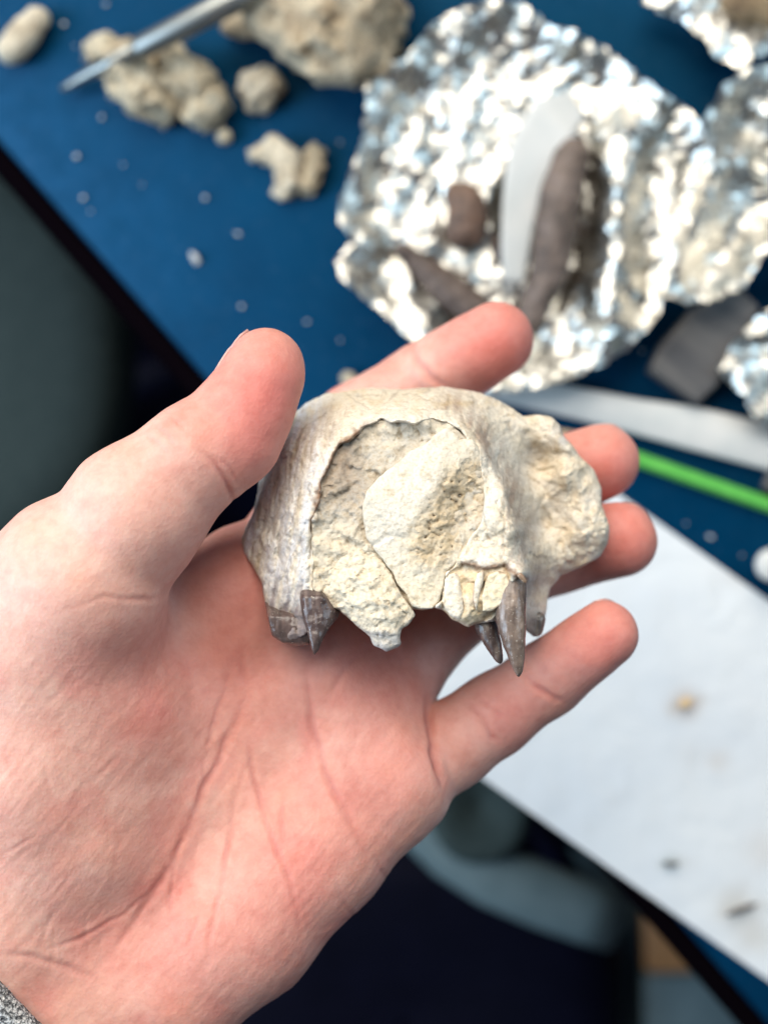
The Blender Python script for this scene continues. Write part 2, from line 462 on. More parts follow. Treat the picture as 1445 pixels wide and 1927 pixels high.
    for x, y, r, s in ((930, 650, 110, .95), (1140, 880, 95, .85), (1170, 1020, 95, .85), (1130, 1200, 105, .8), (950, 1350, 70, .55), (780, 1430, 90, .35), (560, 1720, 150, .35),
                       (330, 1800, 150, .35), (250, 1320, 90, .35), (660, 1500, 120, .30), (460, 1230, 160, .4), (700, 1250, 130, .5), (480, 1050, 120, .5)):
        blend(np.clip(blob(x, y, r, s), 0, 1), rosy)
    blend(np.clip(blob(120, 1020, 150, .55) + blob(0, 1300, 170, .6) + blob(190, 930, 90, .4), 0, .8), pale)  # paler left rim of palm and thumb base: window light put into the colour
    blend(np.clip(np.clip(fbm(V * 70 + 31, 3) * 1.6, 0, .45) * palm, 0, 1), rosy)
    blend(np.clip(red * .55, 0, 1), deep)
    paint(me, c)
    h = obj('hand', me, M_SKIN, label='bare left hand with open palm and spread fingers cradling the fossil skull', cat='hand')
    # nails, on the side of each tip away from the palm
    def nail(tip, back, r, side, parent):
        a = P(tip); ax = a - P(back); ax /= np.linalg.norm(ax); nrm = np.array(side, float); nrm -= ax * (nrm @ ax); nrm /= np.linalg.norm(nrm); bi = np.cross(ax, nrm)
        n, m_ = 9, 11; V = []; 
        for i in range(n):
            u = i / (n - 1)
            for j in range(m_):
                v = (j / (m_ - 1) - .5) * 2
                th = v * .95; wr = r * 1.015
                V.append(a + ax * ((u - .62) * r * 1.75 - (1 - math.sqrt(max(0, 1 - v * v * .75))) * r * .35 * (1 if u > .5 else -1)) + bi * math.sin(th) * wr * (.92 if u > .9 else 1) + nrm * (math.cos(th) * wr - (u - .35) ** 2 * r * .28))
        Q = [[i * m_ + j, i * m_ + j + 1, (i + 1) * m_ + j + 1, (i + 1) * m_ + j] for i in range(n - 1) for j in range(m_ - 1)]
        me_ = np_mesh('fingernail', np.array(V), Q); smooth(me_)
        o = obj('fingernail', me_, M_NAIL, parent)
        md = o.modifiers.new('thick', 'SOLIDIFY'); md.thickness = .0007; md.offset = 0
    nail((498, 686, 330), (440, 772, 327), mm(69, 330), (-.78, .3, -.75), h)
    for f in fingers: nail(f[4][:3], f[3][:3], mm(f[4][3], f[4][2]), (.15, .25, -1), h)
    return h, fingers
hand, FINGERS = build_hand()

# ------------------------------------------------------------------ SKULL
RX0, RX1, RY0, RY1, RS = 420, 1190, 690, 1320, 2.0           # working raster for surface relief
gx, gy = np.meshgrid(np.arange(RX0, RX1 + 1, RS), np.arange(RY0, RY1 + 1, RS))
def poly_sd(poly, X=None, Y=None):
    """signed distance in pixels to a closed outline, negative inside"""
    X = gx if X is None else X; Y = gy if Y is None else Y
    p = np.array(poly, float); best = np.full(X.shape, 1e9); ins = np.zeros(X.shape, bool)
    for i in range(len(p)):
        a, b = p[i], p[(i + 1) % len(p)]; ba = b - a
        t = np.clip(((X - a[0]) * ba[0] + (Y - a[1]) * ba[1]) / max(ba @ ba, 1e-9), 0, 1)
        best = np.minimum(best, np.hypot(X - a[0] - t * ba[0], Y - a[1] - t * ba[1]))
        cr = ((a[1] > Y) != (b[1] > Y)) & (X < (b[0] - a[0]) * (Y - a[1]) / ((b[1] - a[1]) + 1e-12) + a[0])
        ins ^= cr
    return np.where(ins, -best, best)
def line_d(pts):
    p = np.array(pts, float); best = np.full(gx.shape, 1e9)
    X = gx + WX; Y = gy + WY
    for i in range(len(p) - 1):
        a, b = p[i], p[i + 1]; ba = b - a
        t = np.clip(((X - a[0]) * ba[0] + (Y - a[1]) * ba[1]) / (ba @ ba), 0, 1)
        best = np.minimum(best, np.hypot(X - a[0] - t * ba[0], Y - a[1] - t * ba[1]))
    return best
def rnoise(scale, octs=4, seed=0.0, ridged=False, rot=None, asp=1.0):
    X, Y = gx.ravel(), gy.ravel()
    if rot is not None:
        X, Y = (X * math.cos(rot) + Y * math.sin(rot)) * asp, -X * math.sin(rot) + Y * math.cos(rot)
    return fbm(np.stack([X / scale, Y / scale, np.full(X.shape, seed)], 1), octs, .55, ridged).reshape(gx.shape)
def facets(scale, seed, tilt=1.0, wob=14.0):
    """broken-stone relief: each cell a small tilted plane; also returns distance to the cell borders"""
    r_ = np.random.default_rng(seed); X = gx / scale + rnoise(scale * .8, 3, seed * .7) * wob / scale * 2; Y = gy / scale + rnoise(scale * .8, 3, seed * .7 + 5) * wob / scale * 2
    J = r_.random((90, 90, 2)); T = r_.normal(size=(90, 90, 3)); ox, oy = RX0 / scale - 3, RY0 / scale - 3
    ix, iy = np.floor(X - ox).astype(int), np.floor(Y - oy).astype(int); d1 = np.full(X.shape, 9.); d2 = d1.copy(); h = np.zeros(X.shape)
    for a in (-1, 0, 1):
        for b in (-1, 0, 1):
            i, j = np.clip(ix + a, 0, 89), np.clip(iy + b, 0, 89); sx, sy = i + J[i, j, 0] + ox, j + J[i, j, 1] + oy; dx, dy = X - sx, Y - sy; d = np.hypot(dx, dy)
            hh = (T[i, j, 0] * dx + T[i, j, 1] * dy) * tilt + T[i, j, 2] * .25 * tilt
            m = d < d1; d2 = np.where(m, d1, np.minimum(d2, d)); h = np.where(m, hh, h); d1 = np.where(m, d, d1)
    return h, (d2 - d1) * scale
WX, WY = rnoise(26, 3, 3.1) * 12, rnoise(26, 3, 9.7) * 12      # wobble that makes broken edges uneven
def tps(pts):
    p = np.array(pts, float); n = len(p); xy = p[:, :2] / 100.; 
    def U(r2): return np.where(r2 > 1e-12, r2 * np.log(np.maximum(r2, 1e-12)), 0)
    D = ((xy[:, None] - xy[None]) ** 2).sum(-1); A = np.zeros((n + 3, n + 3)); A[:n, :n] = U(D) + np.eye(n) * .02
    A[:n, n] = 1; A[:n, n + 1:] = xy; A[n, :n] = 1; A[n + 1:, :n] = xy.T
    sol = np.linalg.solve(A, np.concatenate([p[:, 2], [0, 0, 0]]))
    X, Y = gx / 100., gy / 100.; out = sol[n] + sol[n + 1] * X + sol[n + 2] * Y
    for i in range(n): out += sol[i] * U((X - xy[i, 0]) ** 2 + (Y - xy[i, 1]) ** 2)
    return out
def sample(R, px, py):
    u = np.clip((px - RX0) / RS, 0, R.shape[1] - 1.001); v = np.clip((py - RY0) / RS, 0, R.shape[0] - 1.001)
    i, j = u.astype(np.int32), v.astype(np.int32); fu, fv = u - i, v - j
    return R[j, i] * (1 - fu) * (1 - fv) + R[j, i + 1] * fu * (1 - fv) + R[j + 1, i] * (1 - fu) * fv + R[j + 1, i + 1] * fu * fv

def piece(name, outline_sd, zf, zb, round_mm, res, material, colour, extra=None, parent=None, label=None, rough_mm=.25):
    """solid between a front and a back depth sheet (mm) inside an outline; edges rounded"""
    m = outline_sd < 0
    d0, d1 = zf[m].min() - 2.5, zb[m].max() + 2.5
    ys, xs = np.where(m); x0, x1 = gx[0, xs.min()] - 12, gx[0, xs.max()] + 12; y0, y1 = gy[ys.min(), 0] - 12, gy[ys.max(), 0] + 12
    cs = [at(x, y, d) for x in (x0, x1) for y in (y0, y1) for d in (d0, d1)]
    fld = Field(np.min(cs, 0), np.max(cs, 0), res)
    sl = tuple(slice(0, int(n)) for n in fld.n); ax = fld.axes(sl)
    gyv, gxv = np.gradient(zf, RS); nf = np.sqrt(1 + np.minimum((gxv ** 2 + gyv ** 2) * (F / 330.) ** 2, 14))
    zfn = zf.astype(np.float32); 
    for k in range(len(ax[2])):
        z = ax[2][k]; d = (CZ - z)
        pxv = ax[0][:, None] / d * F + CX + 0 * ax[1][None]; pyv = -ax[1][None] / d * F + CY + 0 * ax[0][:, None]
        a = (sample(zfn, pxv, pyv) - d * 1000) / sample(nf, pxv, pyv)
        b = d * 1000 - sample(zb, pxv, pyv)
        o = sample(outline_sd, pxv, pyv) * d * 1000 / F
        q = -smin(-a, -o, round_mm); q = -smin(-q, -b, round_mm * 1.5)
        if extra is not None: q = extra(q, pxv, pyv, d * 1000)
        fld.a[:, :, k] = q * .001
    fld.a[0] = fld.a[-1] = .001; fld.a[:, 0] = fld.a[:, -1] = .001; fld.a[:, :, 0] = fld.a[:, :, -1] = .001
    V, Q = fld.mesh(); V = laplace(V, Q, 1, .5)
    me = np_mesh(name, V, Q); V = coords(me).astype(float); N = normals(me)
    V += N * ((fbm(V * 260, 4) * rough_mm * 2 + fbm(V * 1100, 3) * rough_mm * .7) * .001)[:, None]
    set_coords(me, V); smooth(me)
    px, py, dp = proj(V)
    paint(me, colour(px, py, V, N))
    return obj(name, me, material, parent, label=label)

skull = empty('fossil_skull', [float(q) for q in at(770, 1000, 366)], 'cream fossil carnivore skull, snout forward, with brown canines and stone-filled nose, held in the hand', 'skull')

OUT = [(545, 790), (575, 758), (610, 742), (660, 735), (700, 729), (760, 734), (830, 728), (885, 735), (940, 754), (985, 784), (1012, 780), (1036, 785), (1052, 800), (1062, 822), (1080, 845),
       (1092, 862), (1115, 880), (1130, 918), (1131, 948), (1146, 990), (1143, 1022), (1128, 1046), (1092, 1068), (1052, 1084), (1036, 1106), (1026, 1150), (1021, 1182), (1004, 1198), (985, 1180), (960, 1160),
       (935, 1168), (905, 1172), (880, 1180), (852, 1166), (832, 1146), (790, 1140), (740, 1120), (690, 1110), (640, 1120), (628, 1135), (600, 1165), (575, 1195), (545, 1208), (520, 1196), (505, 1160), (492, 1092), (475, 1062), (458, 1040),
       (454, 1012), (470, 978), (482, 950), (488, 905), (492, 882), (503, 862), (525, 812)]
ARCH = [(588, 1112), (590, 1040), (592, 985), (597, 940), (606, 905), (626, 868), (655, 828), (690, 800), (722, 782), (745, 788), (775, 790), (808, 783), (836, 795), (862, 812), (886, 832), (897, 858), (905, 900),
        (912, 940), (905, 985), (880, 1020), (862, 1052), (870, 1066), (835, 1080), (830, 1130), (780, 1190), (600, 1190)]
C_ = [(590, 1100, 324), (591, 1000, 323), (600, 930, 323), (630, 865, 324), (680, 805, 326), (740, 780, 327), (800, 782, 327), (860, 800, 326), (895, 850, 325.4), (920, 920, 324.2), (935, 1010, 321.5), (960, 1070, 319.2),
      (565, 1100, 325), (562, 1000, 325), (572, 900, 327), (600, 830, 329), (650, 775, 332), (545, 1180, 326), (510, 1150, 331), (515, 1050, 333), (522, 950, 334), (535, 870, 336), (560, 800, 341), (470, 1020, 342), (492, 920, 343), (600, 760, 346), (460, 1000, 345),
      (700, 738, 344), (760, 742, 341), (830, 738, 343), (880, 748, 346), (940, 768, 350), (770, 762, 332), (840, 765, 334), (700, 765, 334),
      (885, 795, 330), (912, 846, 326), (950, 921, 324), (974, 993, 321.8), (989, 1080, 319.4), (928, 838, 333), (968, 912, 334.5), (990, 985, 334), (1002, 1072, 332), (955, 830, 343), (990, 905, 346), (1012, 985, 347), (1012, 1100, 344), (1015, 1160, 346), (1000, 800, 350), (1045, 812, 350), (1020, 858, 352), (1060, 895, 347),
      (1035, 940, 350), (1090, 900, 351), (1118, 935, 352), (1080, 1000, 346), (1128, 1000, 349), (1115, 1040, 351), (1060, 1050, 347), (1040, 1090, 349),
      (860, 1120, 318), (920, 1110, 317.5), (940, 1080, 318), (900, 1150, 318.5), (700, 1100, 321), (650, 1120, 322), (750, 950, 323), (850, 950, 323), (680, 950, 323), (870, 1040, 321)]
Z0 = tps(C_)
sdO = poly_sd(OUT, gx + WX * .45, gy + WY * .45)
sdA = poly_sd(ARCH, gx + WX * .25 + rnoise(75, 3, 12.) * 26, gy + WY * .25 + rnoise(75, 3, 15.) * 26)
# surface of the bone: streaky fibres on the left cheek, lumps and hollows on the cheekbone, a raised lip round the nose opening
zb_ = Z0.copy()
cheekR = smoothstep(935, 1010, gx) * smoothstep(1110, 1000, gy * .35 + gx * .65 + 0)
zb_ += rnoise(55, 4, 1.2) * 2.0 * (.35 + .9 * smoothstep(930, 1000, gx)) + rnoise(14, 5, 5.) * 1.05
zb_ += rnoise(13, 4, 2.2, True, 1.78, .16) * -2.4 * smoothstep(640, 560, gx) + .4 * smoothstep(640, 560, gx)
zb_ += rnoise(13, 4, 8.2, True, 1.19, .18) * -1.3 * smoothstep(880, 930, gx) * smoothstep(1010, 960, gx)
for (x, y, r, dz) in ((1015, 868, 34, 1.8), (1010, 1000, 34, 1.5), (1080, 1030, 40, 1.0), (940, 820, 36, 1.2), (1095, 950, 34, -1.8), (1050, 830, 28, -1.6), (1065, 900, 26, -1.2), (505, 905, 24, 1.0), (505, 1020, 26, -1.4), (630, 770, 26, -.8), (545, 845, 20, -1.0)):
    zb_ += dz * np.exp(-((gx - x) ** 2 + (gy - y) ** 2) / (r * r))
RIDGE = [(850, 770), (867, 783), (912, 844), (950, 921), (975, 993), (985, 1045), (992, 1095)]
RSIDE = line_d(RIDGE) * np.where(poly_sd(RIDGE + [(400, 1095), (400, 780)]) < 0, -1, 1)
zb_ += (3.2 * smoothstep(-2, 12, RSIDE) * smoothstep(130, 50, RSIDE) - .5 * np.exp(-(RSIDE / 9) ** 2)) * smoothstep(800, 880, gy) * smoothstep(1130, 1095, gy)
fl1, fl2 = rnoise(30, 5, 31., False, 1.78, .35), rnoise(46, 5, 33.)
zb_ += .55 * smoothstep(-.012, .012, fl1) * (.3 + .7 * smoothstep(660, 600, gx)) + .4 * smoothstep(.06, .085, fl2) + .45 * smoothstep(.13, .15, fl1)
fc1, fe1 = facets(34, 3); fc2, fe2 = facets(15, 8); fc3, fe3 = facets(22, 14)
hair = np.where(rnoise(60, 3, 88.) > .05, fe1, 99.)                    # hairline cracks along some of the breaks
zb_ += fc1 * .40 + fc2 * .10 + .45 * np.exp(-(hair / 2.2) ** 2)
CRK = hair.copy()
_r = random.Random(5)
for i in range(34):
    z_ = i % 4
    if z_ < 2: x, y, an = _r.uniform(490, 610), _r.uniform(790, 1100), _r.gauss(1.78, .12)
    elif z_ == 2: x, y, an = _r.uniform(640, 900), _r.uniform(735, 785), _r.gauss(.1, .5)
    else: x, y, an = _r.uniform(900, 960), _r.uniform(830, 1000), _r.gauss(1.19, .15)
    pl = [(x, y)]
    for k in range(_r.randint(3, 7)):
        an += _r.gauss(0, .16); x += math.cos(an) * 13; y += math.sin(an) * 13; pl.append((x, y))
    d_ = line_d(pl); CRK = np.minimum(CRK, d_); zb_ += _r.uniform(.3, .7) * np.exp(-(d_ / _r.uniform(1.2, 1.9)) ** 2)
zb_ += 6.5 * smoothstep(2.0, -5.0, sdA) + np.clip(-sdA, 0, 60) * .05                 # the nose opening
for pts, wd, dep in (([(770, 738), (772, 762), (771, 786)], 1.8, 1.0), ([(848, 752), (845, 775), (856, 800)], 1.6, .8), ([(500, 868), (520, 872), (540, 862)], 2, .9), ([(905, 800), (930, 850), (955, 905)], 3, .7),
                     ([(590, 960), (585, 1040), (584, 1110)], 2.2, .9), ([(690, 775), (730, 768), (770, 770), (830, 772), (860, 785)], 1.6, .6), ([(880, 1060), (912, 1066), (945, 1064), (985, 1088)], 3, .6),
                     ([(560, 900), (550, 980), (556, 1060)], 1.8, .6), ([(1000, 905), (1030, 925), (1010, 960)], 4, .8), ([(985, 870), (1010, 885), (1040, 880)], 3, 1.2)):
    zb_ += dep * np.exp(-(line_d(pts) / wd) ** 2)
# socket region of the right front teeth: broken bone edge steps down to the roots
SOCK = [(872, 1062), (900, 1068), (925, 1070), (948, 1064), (962, 1082), (960, 1110), (940, 1135), (930, 1160), (905, 1172), (880, 1182), (850, 1166), (830, 1146), (834, 1120), (842, 1085), (850, 1072)]
sdS = poly_sd(SOCK, gx + WX * .4, gy + WY * .4)
zb_ += 1.9 * smoothstep(1.5, -2, sdS)
zback = np.minimum(Z0 + 24 - 8 * smoothstep(900, 1000, gx), 364.)
sdO3 = sdO
CREAM = np.array([.65, .56, .425]); WHITE = np.array([.715, .665, .585]); GREYB = np.array([.50, .49, .49]); TAN = np.array([.50, .39, .26]); BROWN = np.array([.20, .115, .070]); PURP = np.array([.40, .315, .27]); OCHRE = np.array([.60, .46, .27])
nA, nB, nC, nD = rnoise(70, 4, 21.), rnoise(22, 4, 23.), rnoise(13, 4, 25., False, 1.78, .13), rnoise(9, 3, 27.)
def mixc(c, wt, colr): return c * (1 - wt[:, None]) + colr * wt[:, None]
sdA_ = sdA
brownlip = np.minimum.reduce([line_d([(592, 985), (600, 925), (626, 866), (655, 826), (672, 812)]) + 0, line_d([(870, 1062), (912, 1070), (948, 1066), (988, 1092)])])
def bone_col(px, py, V, N):
    c = np.tile(CREAM, (len(px), 1)); a, b, s, d = (sample(q, px, py) for q in (nA, nB, nC, nD))
    c = mixc(c, np.clip(.5 + a * 1.6, 0, .9), WHITE)
    left = smoothstep(640, 570, px)
    c = mixc(c, left * np.clip(.45 + s * 3.0, 0, .9), np.array([.66, .66, .685])); c = mixc(c, left * np.clip(b * 2.6 - .05, 0, .85), WHITE)  # left flank bluish white: window light put into the colour, over grey streaks
    c = mixc(c, left * np.clip(-s * 3.4 - .30, 0, .55), TAN * .9)
    ridge = smoothstep(900, 960, px) * smoothstep(1015, 975, px) * smoothstep(900, 1010, py)
    c = mixc(c, ridge * np.clip(.2 + s * 1.8, 0, .6), PURP * 1.25)
    rd = sample(RSIDE, px, py); c = mixc(c, smoothstep(-14, 4, rd) * smoothstep(46, 14, rd) * np.clip(.62 + s * 2.2 + b, 0, .92), np.array([.36, .265, .205]))  # dark band right of the ridge: its shading put into the colour, streaked brown
    rt = smoothstep(960, 1010, px)
    c = mixc(c, rt * np.clip(.14 + b * 1.5, 0, .5), TAN * 1.15); c = mixc(c, rt * np.clip(a * 2.0, 0, .6), GREYB * .95)
    c = mixc(c, np.clip(d * 2.4 - .42, 0, .55), np.array([.33, .26, .19])); c = mixc(c, np.clip(sample(fl2, px, py) * 3 - .2, 0, .45), np.array([.47, .43, .38]))
    top = smoothstep(800, 760, py)
    c = mixc(c, top * np.clip(b * 2.0, 0, .5), OCHRE)
    c = mixc(c, np.clip(.6 - sample(CRK, px, py) / 3.0, 0, .5), np.array([.30, .235, .17]))
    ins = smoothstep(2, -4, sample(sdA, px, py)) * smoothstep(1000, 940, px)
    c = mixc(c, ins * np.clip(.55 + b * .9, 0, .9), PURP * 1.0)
    tooth = smoothstep(1092, 1172, py + s * 130 + b * 40) * smoothstep(660, 600, px)
    c = mixc(c, np.clip(tooth, 0, .9), np.array([.16, .12, .115]))
    sock = smoothstep(2, -2, sample(sdS, px, py)); c = mixc(c, sock * np.clip(.6 + b, 0, .9), OCHRE * 1.12)
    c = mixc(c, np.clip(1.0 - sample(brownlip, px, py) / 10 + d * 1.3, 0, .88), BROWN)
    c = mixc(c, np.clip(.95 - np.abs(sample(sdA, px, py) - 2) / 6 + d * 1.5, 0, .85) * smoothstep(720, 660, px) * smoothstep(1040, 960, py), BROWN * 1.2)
    c = mixc(c, np.clip(smoothstep(1140, 1175, py) * rt * .9, 0, 1), np.array([.14, .12, .11]))
    return c
piece('bone', sdO3, zb_, zback, 1.6, .00038, M_BONE, bone_col, parent=skull, rough_mm=.16)

# sediment in the nose opening: a recessed grey fill, a proud pale plate and a lump hanging between the teeth
FILL = [(598, 1105), (594, 985), (606, 908), (640, 850), (690, 806), (745, 792), (820, 790), (850, 812), (880, 840), (900, 900), (912, 940), (905, 990), (860, 1060), (835, 1090), (800, 1138), (700, 1130), (620, 1130)]
sdF = poly_sd(FILL, gx + WX * .4, gy + WY * .4) - 9
zF = tps([(600, 1100, 323.9), (597, 990, 323.6), (605, 930, 324.4), (622, 885, 325.8), (650, 850, 327), (700, 812, 328.2), (760, 800, 328), (820, 800, 326.6), (860, 830, 325.8), (890, 870, 325.3), (905, 940, 324.6), (900, 990, 323), (860, 1050, 321), (735, 878, 324.6), (690, 900, 325.4), (660, 950, 324.2), (640, 1030, 323.2), (680, 1050, 322.6), (760, 1000, 324), (700, 1130, 324), (800, 1130, 322)])
zF += rnoise(34, 4, 41.) * 2.0 + rnoise(10, 4, 43.) * .7 + .5 * smoothstep(-.03, .03, rnoise(30, 4, 47.)) - 1.6 * np.exp(-(line_d([(735, 800), (770, 795), (800, 800)]) / 16) ** 2)
zF += fc1 * .6 + fc2 * .16; zF += .8 * np.exp(-(line_d([(700, 920), (735, 888), (790, 860), (820, 815)]) / 3) ** 2)
def fill_col(px, py, V, N):
    a, b, d = (sample(q, px, py) for q in (nA, nB, nD)); c = np.tile(np.array([.50, .435, .345]), (len(px), 1))
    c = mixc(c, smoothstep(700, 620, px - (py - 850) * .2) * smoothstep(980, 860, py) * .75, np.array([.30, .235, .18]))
    c = mixc(c, np.clip(.3 + b * 1.8, 0, .8), np.array([.50, .475, .43])); c = mixc(c, np.clip(a * 2, 0, .6), CREAM)
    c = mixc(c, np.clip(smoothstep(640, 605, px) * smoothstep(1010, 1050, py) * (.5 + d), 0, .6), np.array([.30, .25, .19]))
    c = mixc(c, np.clip(smoothstep(960, 1060, py) * .8, 0, .8), CREAM)
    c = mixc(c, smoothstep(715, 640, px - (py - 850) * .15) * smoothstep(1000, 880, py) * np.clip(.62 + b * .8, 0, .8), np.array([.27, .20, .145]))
    return c
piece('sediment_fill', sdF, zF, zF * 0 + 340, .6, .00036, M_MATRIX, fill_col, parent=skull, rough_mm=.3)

SLAB = [(683, 948), (690, 925), (712, 897), (735, 882), (752, 868), (770, 850), (800, 836), (822, 815), (838, 806), (850, 815), (862, 830), (886, 832), (897, 850), (901, 880), (908, 915), (913, 945), (900, 975), (878, 1003), (866, 1028),
        (858, 1055), (840, 1075), (833, 1100), (829, 1128), (815, 1146), (790, 1146), (776, 1140), (768, 1124), (748, 1100), (738, 1075), (724, 1060), (706, 1035), (690, 1014), (684, 985)]
sdL = poly_sd(SLAB, gx + WX * .4, gy + WY * .4) - 5 * smoothstep(820, 880, gx)
zL = tps([(688, 950, 321.6), (712, 900, 322.4), (770, 855, 323.4), (830, 812, 324.8), (860, 832, 324.6), (884, 838, 324.4), (900, 880, 324.6), (908, 940, 325.2), (870, 1010, 323.2), (835, 1085, 320), (800, 1140, 319.6), (745, 1080, 320.9), (700, 1015, 321.8),
          (735, 940, 320.6), (780, 890, 321.4), (825, 860, 322), (745, 1000, 320.4), (800, 950, 319.9), (832, 892, 321.0), (860, 905, 322.4), (880, 930, 325.0), (845, 960, 322.6), (815, 1000, 320.6), (800, 1060, 319.8), (860, 970, 324.3)])
zL += rnoise(40, 4, 51.) * .8 + rnoise(11, 4, 53.) * .32 + fc3 * .16
broken = smoothstep(20, -20, poly_sd([(840, 885), (905, 860), (910, 950), (865, 1020), (830, 1080), (760, 1060), (770, 1010), (800, 960)]))
zL += broken * (np.abs(rnoise(13, 4, 55.)) * 1.9 - .25)
pits = rnoise(7, 3, 57.); zL += broken * (fc2 * .18 + fc3 * .5); zL += (broken + .25) * smoothstep(.16, .34, pits) * 1.3
for pts, wd, dep in (([(798, 1010), (812, 1004), (824, 1012), (834, 1006)], 1.7, .9), ([(772, 1040), (786, 1034), (800, 1043), (812, 1036)], 1.7, .7), ([(700, 1030), (730, 1010), (760, 1015)], 5, .5), ([(806, 985), (808, 998)], 1.8, 1.2), ([(862, 932), (866, 934)], 2.6, 1.4)):
    zL += dep * np.exp(-(line_d(pts) / wd) ** 2)
def slab_col(px, py, V, N):
    a, b, d = (sample(q, px, py) for q in (nA, nB, nD)); c = np.tile(np.array([.62, .555, .45]), (len(px), 1))
    c = mixc(c, np.clip(.35 + a * 1.6, 0, .7), np.array([.68, .63, .55]))
    br = sample(broken, px, py); c = mixc(c, np.clip(br * (.75 + b * .8), 0, .9), np.array([.50, .39, .25]))
    spk = np.clip((sample(pits, px, py) - .17) * 7, 0, 1) * (br + .2); c = mixc(c, np.clip(spk * .7, 0, .8), np.array([.17, .13, .09]))
    c = mixc(c, np.clip(smoothstep(1040, 1110, py) * (.5 + b), 0, .7), np.array([.68, .575, .41]))
    for x, y, r in ((864, 933, 4.5), (858, 944, 2.5), (836, 925, 2.2), (808, 994, 3)): c = mixc(c, .9 * np.exp(-((px - x) ** 2 + (py - y) ** 2) / r ** 2), np.array([.03, .025, .025]))
    return c
piece('sediment_plate', sdL, zL, zL + 9, .5, .00034, M_MATRIX, slab_col, parent=skull, rough_mm=.13, label='smooth pale plate of stone filling the nose opening')

LUMP = [(590, 1118), (600, 1080), (615, 1040), (650, 1012), (690, 1018), (708, 1040), (726, 1064), (738, 1078), (744, 1100), (758, 1122), (772, 1140), (780, 1158), (770, 1174), (754, 1184), (752, 1196), (755, 1212), (728, 1226), (702, 1214), (697, 1198), (686, 1188),
        (668, 1176), (655, 1162), (636, 1148), (612, 1140)]
sdM = poly_sd(LUMP, gx + WX * .35, gy + WY * .35)
zM = tps([(595, 1115, 325), (615, 1050, 325), (650, 1018, 325), (690, 1025, 323.8), (730, 1075, 321.8), (770, 1145, 320.5), (745, 1185, 320.6), (726, 1212, 321), (690, 1180, 321.5), (640, 1145, 323), (665, 1080, 321), (690, 1130, 319), (730, 1140, 318.6), (640, 1110, 322), (722, 1180, 319.2)])
zM += fc3 * .55 + fc2 * .12; zM += rnoise(22, 4, 61.) * 1.7 + rnoise(8, 3, 63.) * .9 + smoothstep(.2, .32, rnoise(6, 2, 65.)) * 1.1
def lump_col(px, py, V, N):
    a, b, d = (sample(q, px, py) for q in (nA, nB, nD)); c = np.tile(np.array([.66, .575, .44]), (len(px), 1))
    c = mixc(c, np.clip(.3 + b * 1.6, 0, .75), np.array([.69, .61, .49])); c = mixc(c, np.clip(d * 2.6 - .3, 0, .7), TAN * .7)
    c = mixc(c, np.clip(smoothstep(1175, 1200, py) * (.7 + b), 0, .8), np.array([.46, .44, .43]))
    return c
piece('sediment_lump', sdM, zM, zM + 9, .9, .00036, M_MATRIX, lump_col, parent=skull, rough_mm=.28, label='crumbly lump of stone hanging between the canine teeth')

# incisor roots showing in the broken socket
def streak(name, poly, d, col, parent, lab=None):
    sd = poly_sd(poly, gx + WX * .3, gy + WY * .3); z = np.full(gx.shape, float(d)) + rnoise(12, 3, 71. + poly[0][0]) * .9
    stk = rnoise(9, 3, 77. + poly[0][0], False, 1.45, .12)
    def cf(px, py, V, N):
        b = sample(nB, px, py); dd = sample(nD, px, py); s = sample(sd, px, py)
        c = np.tile(np.array(col), (len(px), 1)); return mixc(c, np.clip(sample(stk, px, py) * 4.5 - .25 + (.35 + s / 9) , 0, .85), BROWN * 1.25)
    return piece(name, sd, z, z + 6, .7, .0003, M_BONE, cf, parent=parent, rough_mm=.15, label=lab)
streak('tooth_root', [(836, 1092), (846, 1080), (860, 1078), (868, 1110), (874, 1145), (864, 1166), (846, 1158), (832, 1138)], 319.3, (.74, .66, .54), skull)
streak('tooth_root', [(898, 1078), (912, 1074), (908, 1100), (900, 1128), (896, 1148), (888, 1130), (892, 1100)], 318.6, (.74, .66, .54), skull)
streak('tooth_root', [(916, 1082), (936, 1074), (956, 1080), (962, 1110), (944, 1138), (925, 1150), (908, 1150), (906, 1120)], 319.0, (.72, .62, .45), skull)

# canines
def tooth(name, pts, flat, parent, col, label=None, res=.0003, ridge=0.0, seed=0.):
    C = [at(*p[:3]) for p in pts]; R = [mm(p[3], p[2]) for p in pts]
    fld = Field(np.min([c - r * 1.4 for c, r in zip(C, R)], 0) - .002, np.max([c + r * 1.4 for c, r in zip(C, R)], 0) + .002, res)
    sl = tuple(slice(0, int(n)) for n in fld.n); X, Y, Z = np.meshgrid(*fld.axes(sl), indexing='ij', sparse=True); d = None
    for i in range(len(C) - 1):
        q = cone_sdf(X, Y, Z, C[i], C[i + 1], R[i], R[i + 1]); d = q if d is None else smin(d, q, .0012)
    fld.a[:] = d
    V, Q = fld.mesh(); V = laplace(V, Q, 2, .5)
    me = np_mesh(name, V, Q); V = coords(me).astype(float); N = normals(me)
    px, py, dp = proj(V)
    V += N * ((fbm(V * 420 + seed, 4) * .22 + (fbm(np.stack([px / 7, py / 60, dp / 3], 1), 3, ridged=True) - .3) * ridge) * .001)[:, None]
    set_coords(me, V); smooth(me)
    c = np.tile(np.array(col), (len(V), 1)); n = fbm(np.stack([px / 14, py / 50, dp / 6], 1) + seed, 3)
    c = mixc(c, np.clip(.3 + n * 2.2, 0, .8), np.array(col) * .45); c = mixc(c, np.clip(-n * 2.4 - .1, 0, .6), np.array([.33, .25, .19]))
    paint(me, c)
    return obj(name, me, M_TOOTH, parent, label=label)
